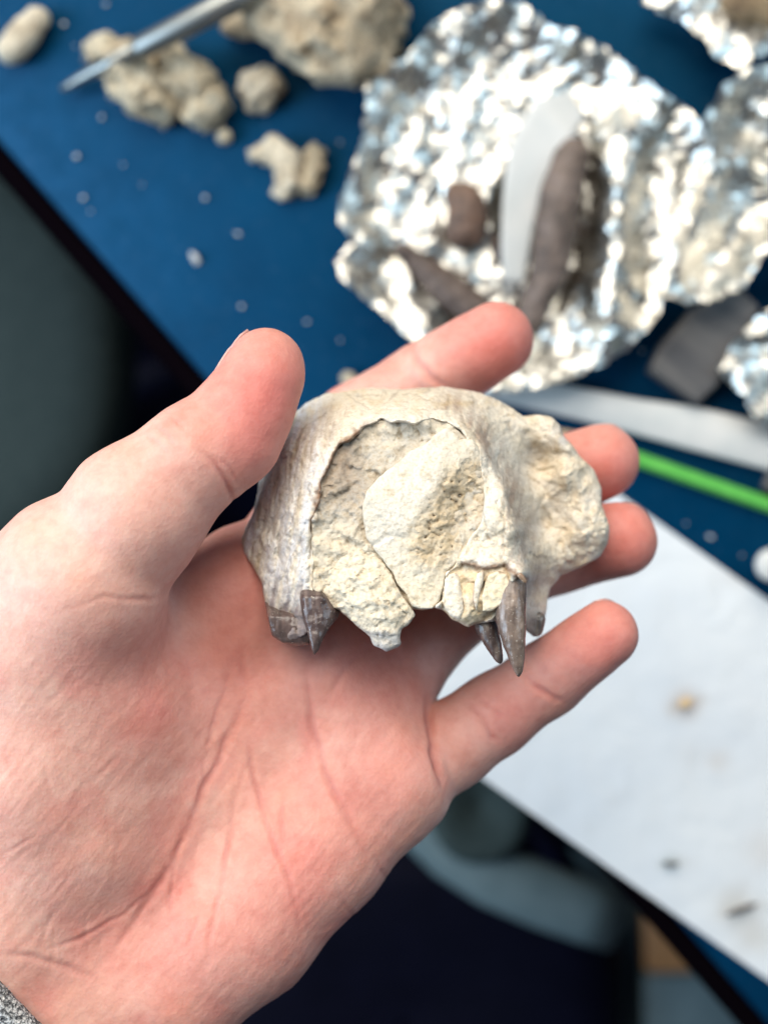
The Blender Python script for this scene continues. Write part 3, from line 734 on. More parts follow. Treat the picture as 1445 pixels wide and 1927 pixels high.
def spline(pts, n=22):
    p = np.array(pts, float); t = np.linspace(0, len(p) - 1, n); q = np.stack([np.interp(t, range(len(p)), p[:, k]) for k in range(4)], 1)
    for _ in range(3): q[1:-1] = (q[:-2] + 2 * q[1:-1] + q[2:]) / 4
    return [tuple(v) for v in q]
tooth('canine_tooth', spline([(964, 1082, 323, 22), (960, 1125, 321.6, 26), (961, 1168, 320.8, 24.5), (967, 1208, 320.2, 18), (973, 1242, 319.8, 10), (976, 1271, 319.6, 2.2)]), 1, skull, (.20, .145, .115), 'long pointed brown canine tooth', res=.00026, ridge=.34)
tooth('canine_tooth', spline([(908, 1160, 329, 14), (917, 1185, 328, 15.5), (929, 1214, 327.2, 10), (941, 1246, 326.6, 2.2)]), 1, skull, (.10, .07, .062), 'small dark tooth behind the long canine', res=.00026, ridge=.3, seed=3.)
def blade(name, poly, ridge, d_edge, d_ridge, hw, col, label, seed, tuck):
    """tooth crown: outline with a rounded keel along the ridge line, its top tucked behind the jaw bone"""
    sd = poly_sd(poly, gx + WX * .15, gy + WY * .15); r = line_d(ridge)
    z = d_edge + (d_ridge - d_edge) * np.sqrt(np.clip(1 - (r / hw) ** 2, 0, 1)) + rnoise(9, 3, seed, True, 1.5, .15) * -1.0 + rnoise(22, 3, seed + 4) * .7 + tuck * smoothstep(poly[0][1] + 30, poly[0][1], gy)
    g1, g2 = rnoise(10, 4, seed + 8, False, 1.5, .14), rnoise(5, 3, seed + 9)
    def cf(px, py, V, N):
        a, b = sample(g1, px, py), sample(g2, px, py); c = np.tile(np.array(col), (len(px), 1))
        c = mixc(c, np.clip(.25 + a * 2.2, 0, .85), np.array(col) * .4); c = mixc(c, np.clip(-a * 2.2 - .15, 0, .7), np.array([.25, .18, .15])); return mixc(c, np.clip(b * 3.2 - .75, 0, .6), np.array([.42, .37, .31]))
    return piece(name, sd, z, np.full(gx.shape, d_edge + 7.), 1.0, .00028, M_TOOTH, cf, parent=skull, rough_mm=.07, label=label)
blade('canine_tooth', [(566, 1096), (600, 1092), (616, 1124), (632, 1142), (640, 1152), (634, 1166), (620, 1182), (609, 1202), (600, 1224), (592, 1233), (587, 1222), (581, 1200), (572, 1172), (564, 1130)],
      [(588, 1096), (597, 1150), (596, 1190), (593, 1230)], 325.5, 321.6, 36., (.10, .068, .062), 'short broken dark canine tooth', 101., 6.0)
blade('broken_tooth', [(498, 1132), (520, 1130), (550, 1126), (575, 1130), (592, 1160), (590, 1200), (580, 1214), (562, 1216), (535, 1211), (512, 1197)], [(505, 1160), (540, 1182), (585, 1184)], 329.5, 325.8, 40., (.12, .082, .072), 'dark broken tooth stump beside the short canine', 111., 7.0)
tooth('cheek_tooth', [(1012, 1165, 346, 14), (1008, 1185, 346, 13)], 1, skull, (.13, .11, .10), ridge=.5, seed=5.)
tooth('brow_chip', [(978, 1083, 317.6, 6), (988, 1094, 317.6, 4)], 1, skull, (.34, .22, .14), ridge=.3, seed=15.)

# ------------------------------------------------------------------ SLEEVE
km = MatB('grey_knit', rough=0.95)
kc = km.ramp(km.noise(1000, 4, 0.85), [(0.40, (0.015, 0.015, 0.018)), (0.5, (0.16, 0.16, 0.16)), (0.58, (0.62, 0.61, 0.6))])
km.color(kc); km.bump((km.noise(1300, 3), 1.0, 0.0012))
def build_sleeve():
    a, b = at(38, 1858, 338), at(-212, 2110, 328); ax = (b - a) / np.linalg.norm(b - a)
    up = np.array([0, 0, 1.]); s = np.cross(ax, up); s /= np.linalg.norm(s); up = np.cross(s, ax)
    V, nU, nV = [], 40, 96
    prof = [(-.0000, -.0016), (-.0012, .0002), (-.0006, .0022)] + [(i / 36 * .045, .0026 + .0012 * math.sin(i * .9)) for i in range(1, 37)]
    for (u, dr) in prof:
        for j in range(nV):
            th = 2 * math.pi * j / nV
            rx, rz = mm(255, 340), mm(158, 340)
            w_ = .0006 * math.sin(th * 37) + .0012 * math.sin(3 * th + 1)
            V.append(a + ax * u + s * math.cos(th) * (rx + dr + w_) + up * math.sin(th) * (rz + dr + w_))
    n = len(prof)
    Q = [[i * nV + j, i * nV + (j + 1) % nV, (i + 1) * nV + (j + 1) % nV, (i + 1) * nV + j] for i in range(n - 1) for j in range(nV)]
    me = np_mesh('sleeve', np.array(V), Q); smooth(me)
    o = obj('sweater_sleeve', me, km.m, label='grey heathered knit sleeve cuff at the wrist in the corner', cat='sleeve')
    # loose fibres standing off the cuff edge
    FV, FQ = [], []
    for i in range(900):
        th = random.uniform(0, 2 * math.pi); u = random.uniform(-.001, .014)
        p = a + ax * u + s * math.cos(th) * mm(262, 340) * (1 + random.uniform(0, .012)) + up * math.sin(th) * mm(175, 340)
        d = np.array([random.gauss(0, 1) for _ in range(3)]) * .0011 - ax * .0006; q = p + d
        wv = np.cross(d, [0.3, .5, .8]); wv = wv / (np.linalg.norm(wv) + 1e-9) * .00011; wu = np.cross(d, wv); wu = wu / (np.linalg.norm(wu) + 1e-9) * .00011
        k = len(FV); FV += [p + wv, p - wv * .5 + wu, p - wv * .5 - wu, q + wv * .6, q - wv * .3 + wu * .6, q - wv * .3 - wu * .6]
        FQ += [[k, k + 1, k + 4, k + 3], [k + 1, k + 2, k + 5, k + 4], [k + 2, k, k + 3, k + 5]]
    obj('fibre_fuzz', np_mesh('fuzz', np.array(FV), FQ), km.m, o, kind='stuff')
build_sleeve()

# ------------------------------------------------------------------ THINGS ON THE DESK
DD = 520.0
def dpt(px, py, h=0.0):
    """desk point below pixel, h metres above the desk top"""
    return at(px, py, DD - h * 1000)
def rock_mesh(name, pts, res, rough, colf, seed, k=.004, squash=.75, ridged=.0):
    """lumpy stone from blended balls: pts = (px, py, radius px); rests on the desk"""
    C, R = [], []
    for (x, y, r, *hh) in pts:
        rr = mm(r, DD - 8); h = hh[0] if hh else rr * squash
        C.append(np.array(at(x, y, DD - h * 1000))); R.append(rr)
    lo = np.min([c - r * 1.3 for c, r in zip(C, R)], 0) - .003; hi = np.max([c + r * 1.3 for c, r in zip(C, R)], 0) + .003
    lo[2] = DESK_Z - .001
    fld = Field(lo, hi, res); sl = tuple(slice(0, int(n)) for n in fld.n); X, Y, Z = np.meshgrid(*fld.axes(sl), indexing='ij', sparse=True); d = None
    for c, r in zip(C, R):
        q = np.sqrt((X - c[0]) ** 2 + (Y - c[1]) ** 2 + (Z - c[2]) ** 2) - r; d = q if d is None else smin(d, q, k)
    P = np.stack(np.meshgrid(*fld.axes(sl), indexing='ij'), -1).reshape(-1, 3)
    RM = max(R); nz = fbm((P + seed) * (1.5 / RM), 5, .6).reshape(d.shape); d = d + nz * RM * rough + (fbm((P + seed) * (4.2 / RM), 3, .5, True).reshape(d.shape) - .3) * RM * rough * .45
    d = -smin(-d, -(DESK_Z + .0003 - Z + 0 * d), .0006)
    fld.a[:] = d; fld.a[0] = fld.a[-1] = .001; fld.a[:, 0] = fld.a[:, -1] = .001; fld.a[:, :, 0] = fld.a[:, :, -1] = .001
    V, Q = fld.mesh(); V = laplace(V, Q, 1, .5); me = np_mesh(name, V, Q); smooth(me); V = coords(me).astype(float)
    n1 = fbm((V + seed) * 90, 4); n2 = fbm((V + seed) * 420, 3); px, py, _ = proj(V)
    paint(me, colf(n1, n2, px, py)); return me
def stone_cols(light, mid, dark, amt=.5):
    light, mid, dark = map(np.array, (light, mid, dark))
    def f(n1, n2, px, py):
        c = np.tile(mid, (len(n1), 1)); c = mixc(c, np.clip(.35 + n1 * 2.0, 0, .9), light); return mixc(c, np.clip(-n2 * 2.4 - .12, 0, amt) + np.clip(-n1 * 1.6 - .1, 0, .45), dark)
    return f
rk = MatB('rough_stone', rough=0.92); rk.color(rk.mix(.8, rk.attr(), rk.ramp(rk.noise(900, 5, .7), [(.36, (.55, .50, .45)), (.5, (1.1, 1.1, 1.1))]), 'MULTIPLY')); rk.bump((rk.noise(260, 6, .75), 1.0, .004)); M_ROCK = rk.m
pale = stone_cols((.78, .68, .50), (.66, .54, .37), (.26, .20, .13)); whitey = stone_cols((.90, .80, .63), (.80, .68, .50), (.36, .26, .17), .3)
def rock(name, pts, label, cat, colf=pale, res=.0011, rough=.5, seed=0., k=.004, group='stone fragments on the desk', **kw):
    return centred(obj(name, rock_mesh(name, pts, res, rough, colf, seed, k, **kw), M_ROCK, label=label, cat=cat, group=group))
rock('stone', [(18, 98, 23), (34, 80, 25), (52, 58, 25), (72, 34, 22)], 'smooth pale oblong stone at the corner of the desk', 'stone', whitey, rough=.4, seed=1., k=.006)
rock('stone', [(195, 95, 32), (240, 130, 48), (270, 170, 50), (300, 200, 34)], 'left lobe of knobbly tan stone under the metal pick', 'stone', seed=2., rough=1.1)
rock('stone', [(320, 110, 34), (350, 150, 46), (385, 190, 44), (380, 215, 30)], 'knobbly tan stone lying against the one under the pick', 'stone', seed=3.3, rough=1.1)
rock('boulder', [(455, 40, 34), (530, 20, 62, .018), (600, 40, 92, .022), (660, 90, 80, .018), (690, 60, 72, .018), (650, -30, 100, .022), (520, -40, 70, .02)], 'largest rough tan rock beside the foil tray', 'rock', stone_cols((.76, .65, .47), (.60, .47, .31), (.24, .15, .09), .6), res=.002, rough=.8, seed=4., k=.008)
rock('stone', [(478, 165, 33), (505, 160, 30), (488, 195, 20)], 'small rounded pale stone below the largest rock', 'stone', whitey, seed=5., rough=.95, res=.0008)
rock('stone', [(422, 257, 15)], 'tiny round tan pebble beside the knobbly stones', 'pebble', seed=6., rough=.4, res=.0005, k=.002)
rock('stone', [(482, 288, 15), (515, 283, 26), (540, 305, 28), (545, 340, 26), (530, 365, 14)], 'hook-shaped pale stone near the middle of the desk', 'stone', whitey, seed=7.4, rough=1.0, res=.0007)
rock('stone', [(592, 290, 20), (590, 320, 21), (578, 350, 20)], 'narrow tan stone touching the hook-shaped pale one', 'stone', seed=8., rough=1.1, res=.0007)
rock('stone', [(655, 712, 14), (668, 722, 10)], 'tan pebble just behind the raised index finger', 'pebble', seed=9., rough=.5, res=.0005, k=.002)

# white crumbs of stone
crumbs = [(368, 487, 13, 27), (145, 295, 9, 11), (157, 372, 8, 10), (171, 398, 5, 8), (386, 372, 9, 14), (121, 45, 8, 10), (143, 87, 5, 7), (192, 220, 6, 12), (455, 577, 7, 10), (448, 440, 6, 15), (232, 310, 4, 5), (200, 8, 9, 6), (268, 348, 3, 5), (578, 605, 9, 5), (640, 268, 8, 4), (1336, 1010, 13, 8), (1208, 660, 9, 8), (1395, 1045, 5, 5), (1290, 985, 4, 4), (640, 640, 7, 6), (1230, 690, 5, 4)]
cm = MatB('crumb', rough=0.8, base=(0.62, 0.62, 0.62)); cm.color(cm.ramp(cm.noise(900), [(.3, (.25, .27, .30)), (.7, (.55, .55, .54))]))
cproto = []
for s_ in range(3):
    bm = bmesh.new(); bmesh.ops.create_icosphere(bm, subdivisions=1, radius=1)
    for v in bm.verts: v.co *= random.uniform(.7, 1.15)
    me = bpy.data.meshes.new('crumb'); bm.to_mesh(me); bm.free(); me.materials.append(cm.m); cproto.append(me)
for i, (x, y, a, b) in enumerate(crumbs):
    o = bpy.data.objects.new('crumb', cproto[i % 3]); COL.objects.link(o)
    big = i == 0
    o.scale = (a * .00013, b * .00013, min(a, b) * .00009); o.location = Vector([float(q) for q in dpt(x, y, o.scale.z * .9)]); o.rotation_euler = (0, 0, .5 if big else random.uniform(-3, 3)); o.scale.y *= 1 if big else random.uniform(.5, 1.0)
    o['label'] = 'largest white chip lying alone on the open blue desk' if big else 'tiny pale crumb of stone scattered on the blue desk'
    o['category'] = 'crumb'; o['group'] = 'stone crumbs on the desk'

# metal pick lying across the knobbly stones
def tube(name, pts, radii, m, parent=None, seg=16, caps=True, flat=1.0, upv=(0, 0, 1), **kw):
    P_ = [np.array(p, float) for p in pts]; V, Q = [], []
    for i, p in enumerate(P_):
        t = P_[min(i + 1, len(P_) - 1)] - P_[max(i - 1, 0)]; t /= np.linalg.norm(t) + 1e-12
        s = np.cross(t, upv); s /= np.linalg.norm(s) + 1e-12; u = np.cross(s, t)
        for j in range(seg):
            th = 2 * math.pi * j / seg; V.append(p + s * math.cos(th) * radii[i] + u * math.sin(th) * radii[i] * flat)
    n = len(P_)
    for i in range(n - 1):
        for j in range(seg): Q.append([i * seg + j, i * seg + (j + 1) % seg, (i + 1) * seg + (j + 1) % seg, (i + 1) * seg + j])
    me = bpy.data.meshes.new(name); me.from_pydata([tuple(v) for v in V], [], Q + ([list(range(seg))[::-1], list(range((n - 1) * seg, n * seg))] if caps else [])); smooth(me)
    return obj(name, me, m, parent, **kw)
st = MatB('steel', rough=0.38, base=(0.25, 0.26, 0.25), Metallic=0.85); st.bump((st.noise(300, 3, stretch=(1, 8, 1)), .2, .0004))
pk = empty('metal_pick', [float(q) for q in dpt(285, 95, .012)], 'slim grey metal pick with tapered tip lying across the knobbly stones', 'pick')
p0, p1, p2, p3 = dpt(118, 168, .004), dpt(150, 150, .006), dpt(255, 95, .0195), dpt(520, -40, .034)
tube('tip', [p0, p0 * .3 + p1 * .7, p1, p1 * .5 + p2 * .5, p2], [.0013, .0018, .0021, .0028, .0032], st.m, pk)
tube('handle', [p2, p2 * .97 + p3 * .03, p2 * .5 + p3 * .5, p3], [.0033, .0042, .0046, .0046], st.m, pk)

# foil
fo = MatB('aluminium_foil', rough=0.22, base=(0.60, 0.58, 0.53), Metallic=1.0)
fo.bump((fo.noise(170, 4, .55, dist=2.5), .25, .002)); fo.rough(fo.ramp(fo.noise(200), [(.3, (.22,) * 3), (.7, (.40,) * 3)])); M_FOIL = fo.m
def inside(poly, x, y):
    r = False
    for i in range(len(poly)):
        (x0, y0), (x1, y1) = poly[i], poly[(i + 1) % len(poly)]
        if (y0 > y) != (y1 > y) and x < (x1 - x0) * (y - y0) / (y1 - y0) + x0: r = not r
    return r
def foil(name, outline, label, spacing, heightf, seed, amp=.0028, group=None, cat='foil'):
    """crumpled sheet: scattered points at uneven heights, joined by flat facets"""
    rnd = random.Random(seed); pts = []
    # ragged outline
    ring = []
    for i in range(len(outline)):
        (x0, y0), (x1, y1) = outline[i], outline[(i + 1) % len(outline)]; n = max(1, int(math.hypot(x1 - x0, y1 - y0) / (spacing * .8)))
        for k in range(n): ring.append((x0 + (x1 - x0) * k / n + rnd.gauss(0, spacing * .16), y0 + (y1 - y0) * k / n + rnd.gauss(0, spacing * .16)))
    pts += ring; xs = [p[0] for p in ring]; ys = [p[1] for p in ring]
    y = min(ys)
    while y < max(ys):
        x = min(xs)
        while x < max(xs):
            q = (x + rnd.uniform(-.5, .5) * spacing, y + rnd.uniform(-.5, .5) * spacing)
            if inside(ring, *q) and min((q[0] - p[0]) ** 2 + (q[1] - p[1]) ** 2 for p in ring) > (spacing * .45) ** 2: pts.append(q)
            x += spacing
        y += spacing
    n = len(ring)
    vs, es, fs, *_ = geometry.delaunay_2d_cdt([Vector(p) for p in pts], [(i, (i + 1) % n) for i in range(n)], [], 1, 1e-4)
    xy = np.array([tuple(v) for v in vs]); nz = fbm(np.column_stack([xy / (spacing * 4.2), np.full(len(xy), seed * 1.7)]), 3)
    V = []; wv = [(rnd.uniform(0, 6.28), rnd.uniform(40, 170), rnd.random()) for _ in range(11)]
    wob = fbm(np.column_stack([xy / 90., np.full(len(xy), seed * 3.1)]), 3)
    for i, (x, y) in enumerate(xy):
        fold = 0.0
        for (an, lam, ph) in wv:
            t = (x * math.cos(an) + y * math.sin(an) + wob[i] * 60) / lam + ph; fold += abs((t % 1.0) * 2 - 1) * lam * .0000145
        h = .0012 + heightf(x, y) + fold + abs(nz[i]) * amp * .8 + rnd.random() * amp * .30
        V.append(dpt(x, y, h))
    me = bpy.data.meshes.new(name); me.from_pydata([tuple(v) for v in V], [], [list(f) for f in fs]); me.validate()
    bm = bmesh.new(); bm.from_mesh(me); bmesh.ops.recalc_face_normals(bm, faces=bm.faces)
    if sum(f.normal.z for f in bm.faces) < 0: bmesh.ops.reverse_faces(bm, faces=bm.faces)
    bm.to_mesh(me); bm.free(); smooth(me, False)
    o = obj(name, me, M_FOIL, label=label, cat=cat, group=group)
    md = o.modifiers.new('thick', 'SOLIDIFY'); md.thickness = .0003; md.offset = -1
    return centred(o)
def seg_d(x, y, a, b):
    t = max(0, min(1, ((x - a[0]) * (b[0] - a[0]) + (y - a[1]) * (b[1] - a[1])) / ((b[0] - a[0]) ** 2 + (b[1] - a[1]) ** 2)))
    return math.hypot(x - a[0] - t * (b[0] - a[0]), y - a[1] - t * (b[1] - a[1]))
F1 = [(684, 130), (720, 118), (765, 112), (800, 60), (840, 28), (880, 8), (930, 2), (985, 8), (1020, 40), (1080, 60), (1140, 90), (1200, 140), (1250, 175), (1285, 200), (1320, 230), (1345, 300), (1300, 420), (1260, 520), (1240, 590), (1190, 650), (1130, 690), (1060, 715), (980, 735), (900, 740),
      (850, 690), (800, 650), (760, 630), (720, 590), (680, 560), (640, 520), (632, 490), (660, 450), (640, 420), (634, 390), (655, 340), (680, 270), (690, 200)]
def h1(x, y):
    edge = min(seg_d(x, y, F1[i], F1[(i + 1) % len(F1)]) for i in range(len(F1)))
    h = .010 * math.exp(-(edge / 55) ** 2)                           # rolled-up rim
    h += .016 * math.exp(-(seg_d(x, y, (1175, 250), (1140, 600)) / 46) ** 2)     # fold beside the long bone
    return h
foil('foil_tray', F1, 'largest crumpled foil tray holding the brown fossil bones', 13, h1, 3, group='crumpled foil')
F2 = [(1325, 225), (1360, 160), (1400, 130), (1460, 118), (1560, 160), (1560, 520), (1445, 470), (1400, 540), (1345, 565), (1290, 570), (1250, 560), (1265, 500), (1310, 400), (1345, 310)]
def h2(x, y): return .006 + .010 * math.exp(-(min(seg_d(x, y, F2[i], F2[(i + 1) % len(F2)]) for i in range(len(F2))) / 45) ** 2) - 0.004 * (1 if (x - 1470) ** 2 + (y - 310) ** 2 < 2500 else 0)
foil('foil_sheet', F2, 'crumpled foil sheet joined to the right side of the large tray', 13, h2, 5, group='crumpled foil')
F3 = [(1205, 0), (1215, -40), (1520, -60), (1540, 60), (1440, 100), (1385, 125), (1345, 110), (1320, 70), (1285, 40), (1240, 22)]
foil('foil_wrap', F3, 'foil wrap round the brown stone at the top corner', 15, lambda x, y: .006 + .008 * math.exp(-((x - 1360) ** 2 + (y - 90) ** 2) / 6000), 8, group='crumpled foil')
F4 = [(1352, 690), (1375, 650), (1410, 615), (1445, 580), (1540, 560), (1560, 820), (1450, 810), (1420, 790), (1400, 745), (1365, 720)]
foil('foil_scrap', F4, 'foil scrap at the edge beside the grey slab', 15, lambda x, y: .005, 9, group='crumpled foil')

# fossil bones on the foil
bb = stone_cols((.12, .082, .064), (.07, .044, .034), (.03, .02, .018), .6)
fb = MatB('brown_fossil', rough=0.55); fb.color(fb.mix(.7, fb.attr(), fb.ramp(fb.noise(300, 5, .6, stretch=(1, .25, 1)), [(.3, (.5, .5, .5)), (.6, (1, 1, 1))]), 'MULTIPLY')); fb.bump((fb.noise(350, 5, .65), .7, .0015))
def fossil(name, pts, label, colf, res=.0011, rough=.3, seed=0., k=.006):
    me = rock_mesh(name, pts, res, rough, colf, seed, k)
    return centred(obj(name, me, fb.m, label=label, cat='fossil', group='brown fossil bones on foil'))
grey_b = stone_cols((.17, .125, .105), (.10, .068, .052), (.03, .02, .017), .6)
fossil('fossil_jaw', [(1080, 285, 28, .017), (1066, 325, 36, .018), (1054, 370, 39, .019), (1046, 420, 39, .019), (1040, 470, 37, .018), (1032, 515, 32, .017), (1014, 555, 28, .016), (996, 600, 27, .015)], 'long grey brown fossil jaw bone on the large foil tray', grey_b, seed=3.)
fossil('fossil_bone', [(758, 472, 17, .013), (790, 500, 24, .013), (825, 530, 31, .013), (860, 560, 35, .013), (895, 590, 34, .013)], 'tapered brown fossil bone at the lower left of the foil tray', bb, seed=4.)
fossil('fossil_fragment', [(853, 362, 17, .014), (880, 370, 24, .015), (876, 402, 31, .015), (862, 438, 25, .014), (890, 445, 22, .014), (894, 405, 20, .014)], 'squarish dark brown fossil fragment on the foil tray', stone_cols((.17, .09, .055), (.085, .048, .032), (.03, .02, .016), .6), seed=5.)
fossil('fossil_splinter', [(932, 452, 8, .010), (938, 470, 9, .010), (942, 488, 7, .010)], 'thin brown fossil splinter between the fragment and the jaw', bb, res=.0005, seed=6., rough=.3)
rock('stone', [(1390, 10, 50, .014), (1430, 20, 46, .014), (1480, 0, 60, .014), (1400, -40, 50, .014)], 'brown stone wrapped in foil at the top corner', 'stone', stone_cols((.36, .26, .15), (.24, .16, .09), (.10, .06, .03)), seed=12., rough=.5, group=None)

# pale paper strip on the tray
ws = MatB('white_plastic', rough=0.45, base=(0.70, 0.70, 0.67)); ws.color(ws.ramp(ws.noise(60), [(.3, (.40, .41, .40)), (.7, (.49, .48, .46))]))
def ribbon(name, centre, widths, heights, thick, m, n=40, arch=0.0, **kw):
    c = np.array(centre, float); tt_ = np.linspace(0, len(c) - 1, n)
    cx = np.interp(tt_, range(len(c)), c[:, 0]); cy = np.interp(tt_, range(len(c)), c[:, 1])
    for _ in range(6):
        cx[1:-1] = (cx[:-2] + cx[2:] + 2 * cx[1:-1]) / 4; cy[1:-1] = (cy[:-2] + cy[2:] + 2 * cy[1:-1]) / 4
    wd = np.interp(tt_, range(len(widths)), widths); hh = np.interp(tt_, range(len(heights)), heights)
    V, Q = [], []; M_ = 7
    for i in range(n):
        i0, i1 = max(i - 1, 0), min(i + 1, n - 1); tx, ty = cx[i1] - cx[i0], cy[i1] - cy[i0]; L = math.hypot(tx, ty); nx, ny = -ty / L, tx / L
        for j in range(M_):
            u = (j / (M_ - 1) - .5) * 2; V.append(dpt(cx[i] + nx * u * wd[i] / 2, cy[i] + ny * u * wd[i] / 2, hh[i] + arch * (1 - u * u)))
    for i in range(n - 1):
        for j in range(M_ - 1): Q.append([i * M_ + j, i * M_ + j + 1, (i + 1) * M_ + j + 1, (i + 1) * M_ + j])
    me = np_mesh(name, np.array(V), Q); smooth(me); o = obj(name, me, m, **kw)
    md = o.modifiers.new('thick', 'SOLIDIFY'); md.thickness = thick; md.offset = 0; b = o.modifiers.new('bev', 'BEVEL'); b.width = thick * .4; b.segments = 2
    return centred(o)
ribbon('paper_strip', [(1085, 195), (1040, 225), (1000, 290), (980, 370), (970, 450), (965, 530)], [56, 100, 90, 70, 56, 40], [.016, .018, .017, .016, .015, .013], .0012, ws.m, label='curved white strip lying along the long fossil jaw', cat='strip')
ribbon('plastic_spatula', [(900, 722), (985, 738), (1100, 762), (1200, 785), (1300, 805), (1400, 830), (1520, 862)], [50, 56, 60, 66, 80, 84, 84], [.006, .005, .004, .004, .004, .004, .004], .003, ws.m, label='long white plastic spatula lying below the foil tray', cat='spatula', arch=.0012)
# dry brush / grey slab
gs = MatB('grey_slab', rough=0.6); gs.color(gs.ramp(gs.noise(90, 5, .6, stretch=(1, .12, 1, .9)), [(.3, (.025, .026, .032)), (.5, (.075, .07, .068)), (.7, (.14, .125, .118))])); gs.bump((gs.noise(300, 4, stretch=(1, .15, 1, .9)), .5, .001))
ribbon('grey_slab', [(1400, 560), (1340, 625), (1290, 690), (1262, 730)], [60, 120, 130, 110], [.007, .007, .006, .006], .010, gs.m, label='flat grey brown slab leaning by the foil scrap', cat='slab')
ribbon('grey_slab', [(1445, 885), (1500, 905), (1560, 930)], [70, 80, 80], [.004, .004, .004], .006, gs.m, label='grey slab end beyond the green pencil', cat='slab')

# green pencil: hexagonal
gp = MatB('green_paint', rough=0.35, base=(0.16, 0.62, 0.06)); gp.color(gp.ramp(gp.noise(200), [(.3, (.07, .33, .05)), (.7, (.11, .41, .07))]))
gw = MatB('pencil_wood', rough=0.7, base=(0.55, 0.38, 0.2)); gw.color(gw.ramp(gw.noise(300), [(.3, (.5, .34, .17)), (.7, (.6, .42, .24))]))
a_, b_ = dpt(1120, 836, .0028), dpt(1530, 980, .0028)
pc = empty('green_pencil', [float(q) for q in dpt(1325, 908, 0)], 'bright green pencil lying on the blue desk beside the paper towel', 'pencil')
o = tube('shaft', [a_, a_ * .5 + b_ * .5, b_], [.0028] * 3, gp.m, pc, seg=6); smooth(o.data, False)
dv = (a_ - b_) / np.linalg.norm(a_ - b_)
tube('sharpened_end', [a_ - dv * .0002, a_ + dv * .012, a_ + dv * .016], [.0026, .0012, .0004], gw.m, pc, seg=12)

# white bottle cap at the right edge
cap = tube('bottle_cap', [dpt(1452, 1063, h) for h in (.0003, .001, .011, .013, .0135)], [.0058, .0062, .0062, .0057, .005], ws.m, seg=28, label='round white cap at the edge of the blue desk', cat='cap')
centred(cap)

# ------------------------------------------------------------------ PAPER TOWEL
pt = MatB('paper_towel', rough=0.95)
pn = pt.noise(18, 4); 
pcol = pt.ramp(pn, [(.3, (.53, .55, .575)), (.7, (.60, .605, .605))])
vcol = pt.attr('Col'); pt.color(pt.mix(1.0, pcol, vcol, 'MULTIPLY')); pt.bump((pt.voro(420), .25, .0005), (pt.noise(60, 4), .10, .002)); 
def build_towel():
    # corners in the photograph: long edges run down to the right
    A, B, C_, D = np.array([700., 1318.]), np.array([1650., 1990.]), np.array([1860., 1425.]), np.array([1090., 878.])
    nu, nv = 150, 100; V = []
    for j in range(nv):
        for i in range(nu):
            u, v = i / (nu - 1), j / (nv - 1)
            p = (A * (1 - u) + B * u) * (1 - v) + (D * (1 - u) + C_ * u) * v
            V.append((p[0], p[1]))
    V = np.array(V); nz = fbm(np.column_stack([V / 120., np.zeros(len(V))]), 3); n2 = fbm(np.column_stack([V / 40., np.ones(len(V)) * 4]), 2)
    W = np.array([dpt(x, y, .0006 + .0013 * abs(a) + .0002 * abs(b)) for (x, y), a, b in zip(V, nz, n2)])
    Q = [[j * nu + i, j * nu + i + 1, (j + 1) * nu + i + 1, (j + 1) * nu + i] for j in range(nv - 1) for i in range(nu - 1)]
    me = np_mesh('paper_towel', W, Q)
    if normals(me)[:, 2].mean() < 0: me.flip_normals()
    smooth(me)
    c = np.ones((len(V), 3)); w_ = fbm(np.column_stack([V / 22., np.ones(len(V)) * 9]), 3) * 16
    for x, y, r, s, col in ((1290, 1325, 26, .75, (.62, .45, .34)), (1262, 1335, 14, .3, (.7, .6, .5)), (1350, 1432, 22, .35, (.80, .66, .55)), (1385, 1705, 40, .55, (.74, .64, .52)), (1262, 1625, 16, .6, (.50, .56, .50)), (1300, 1420, 30, .15, (.8, .7, .6)), (1440, 1600, 40, .35, (.75, .63, .55)), (1420, 1760, 36, .45, (.72, .62, .5)),
                         (1230, 1690, 10, .2, (.7, .6, .5)), (1160, 1500, 18, .14, (.75, .7, .65)), (1110, 1560, 12, .1, (.7, .65, .6))):
        wt = np.clip(s * np.exp(-(((V[:, 0] - x + w_) ** 2 + (V[:, 1] - y - w_) ** 2) / (r * r)) ** 1.2), 0, 1); c = c * (1 - wt[:, None]) + np.array(col) * wt[:, None]
    paint(me, c)
    return centred(obj('paper_towel', me, pt.m, label='white paper towel with brown dust stains hanging over the desk edge', cat='paper towel'))
build_towel()
fk = MatB('dark_flake', rough=.7, base=(.10, .085, .08)); fk.color(fk.ramp(fk.noise(600), [(.3, (.06, .05, .05)), (.7, (.16, .14, .12))]))
def flake(x, y, a, b, rot, label, m):
    bm = bmesh.new(); bmesh.ops.create_icosphere(bm, subdivisions=2, radius=1)
    for v in bm.verts: v.co *= random.uniform(.8, 1.1)
    me = bpy.data.meshes.new('flake'); bm.to_mesh(me); bm.free()
    o = obj('stone_flake', me, m, label=label, cat='flake', group='flakes on the paper towel'); o.scale = (a * .0002, b * .0002, .0006); o.rotation_euler = (0, 0, rot); o.location = Vector([float(q) for q in dpt(x, y, .0032)])
flake(1395, 1712, 30, 7, .35, 'long dark flake lying on the stained corner of the paper towel', fk.m)
flake(1290, 1322, 14, 10, .6, 'brown flake on the round brown stain of the paper towel', M_ROCK if False else gw.m)
flake(1262, 1626, 16, 6, -.1, 'small grey green flake lying alone on the paper towel', fk.m)

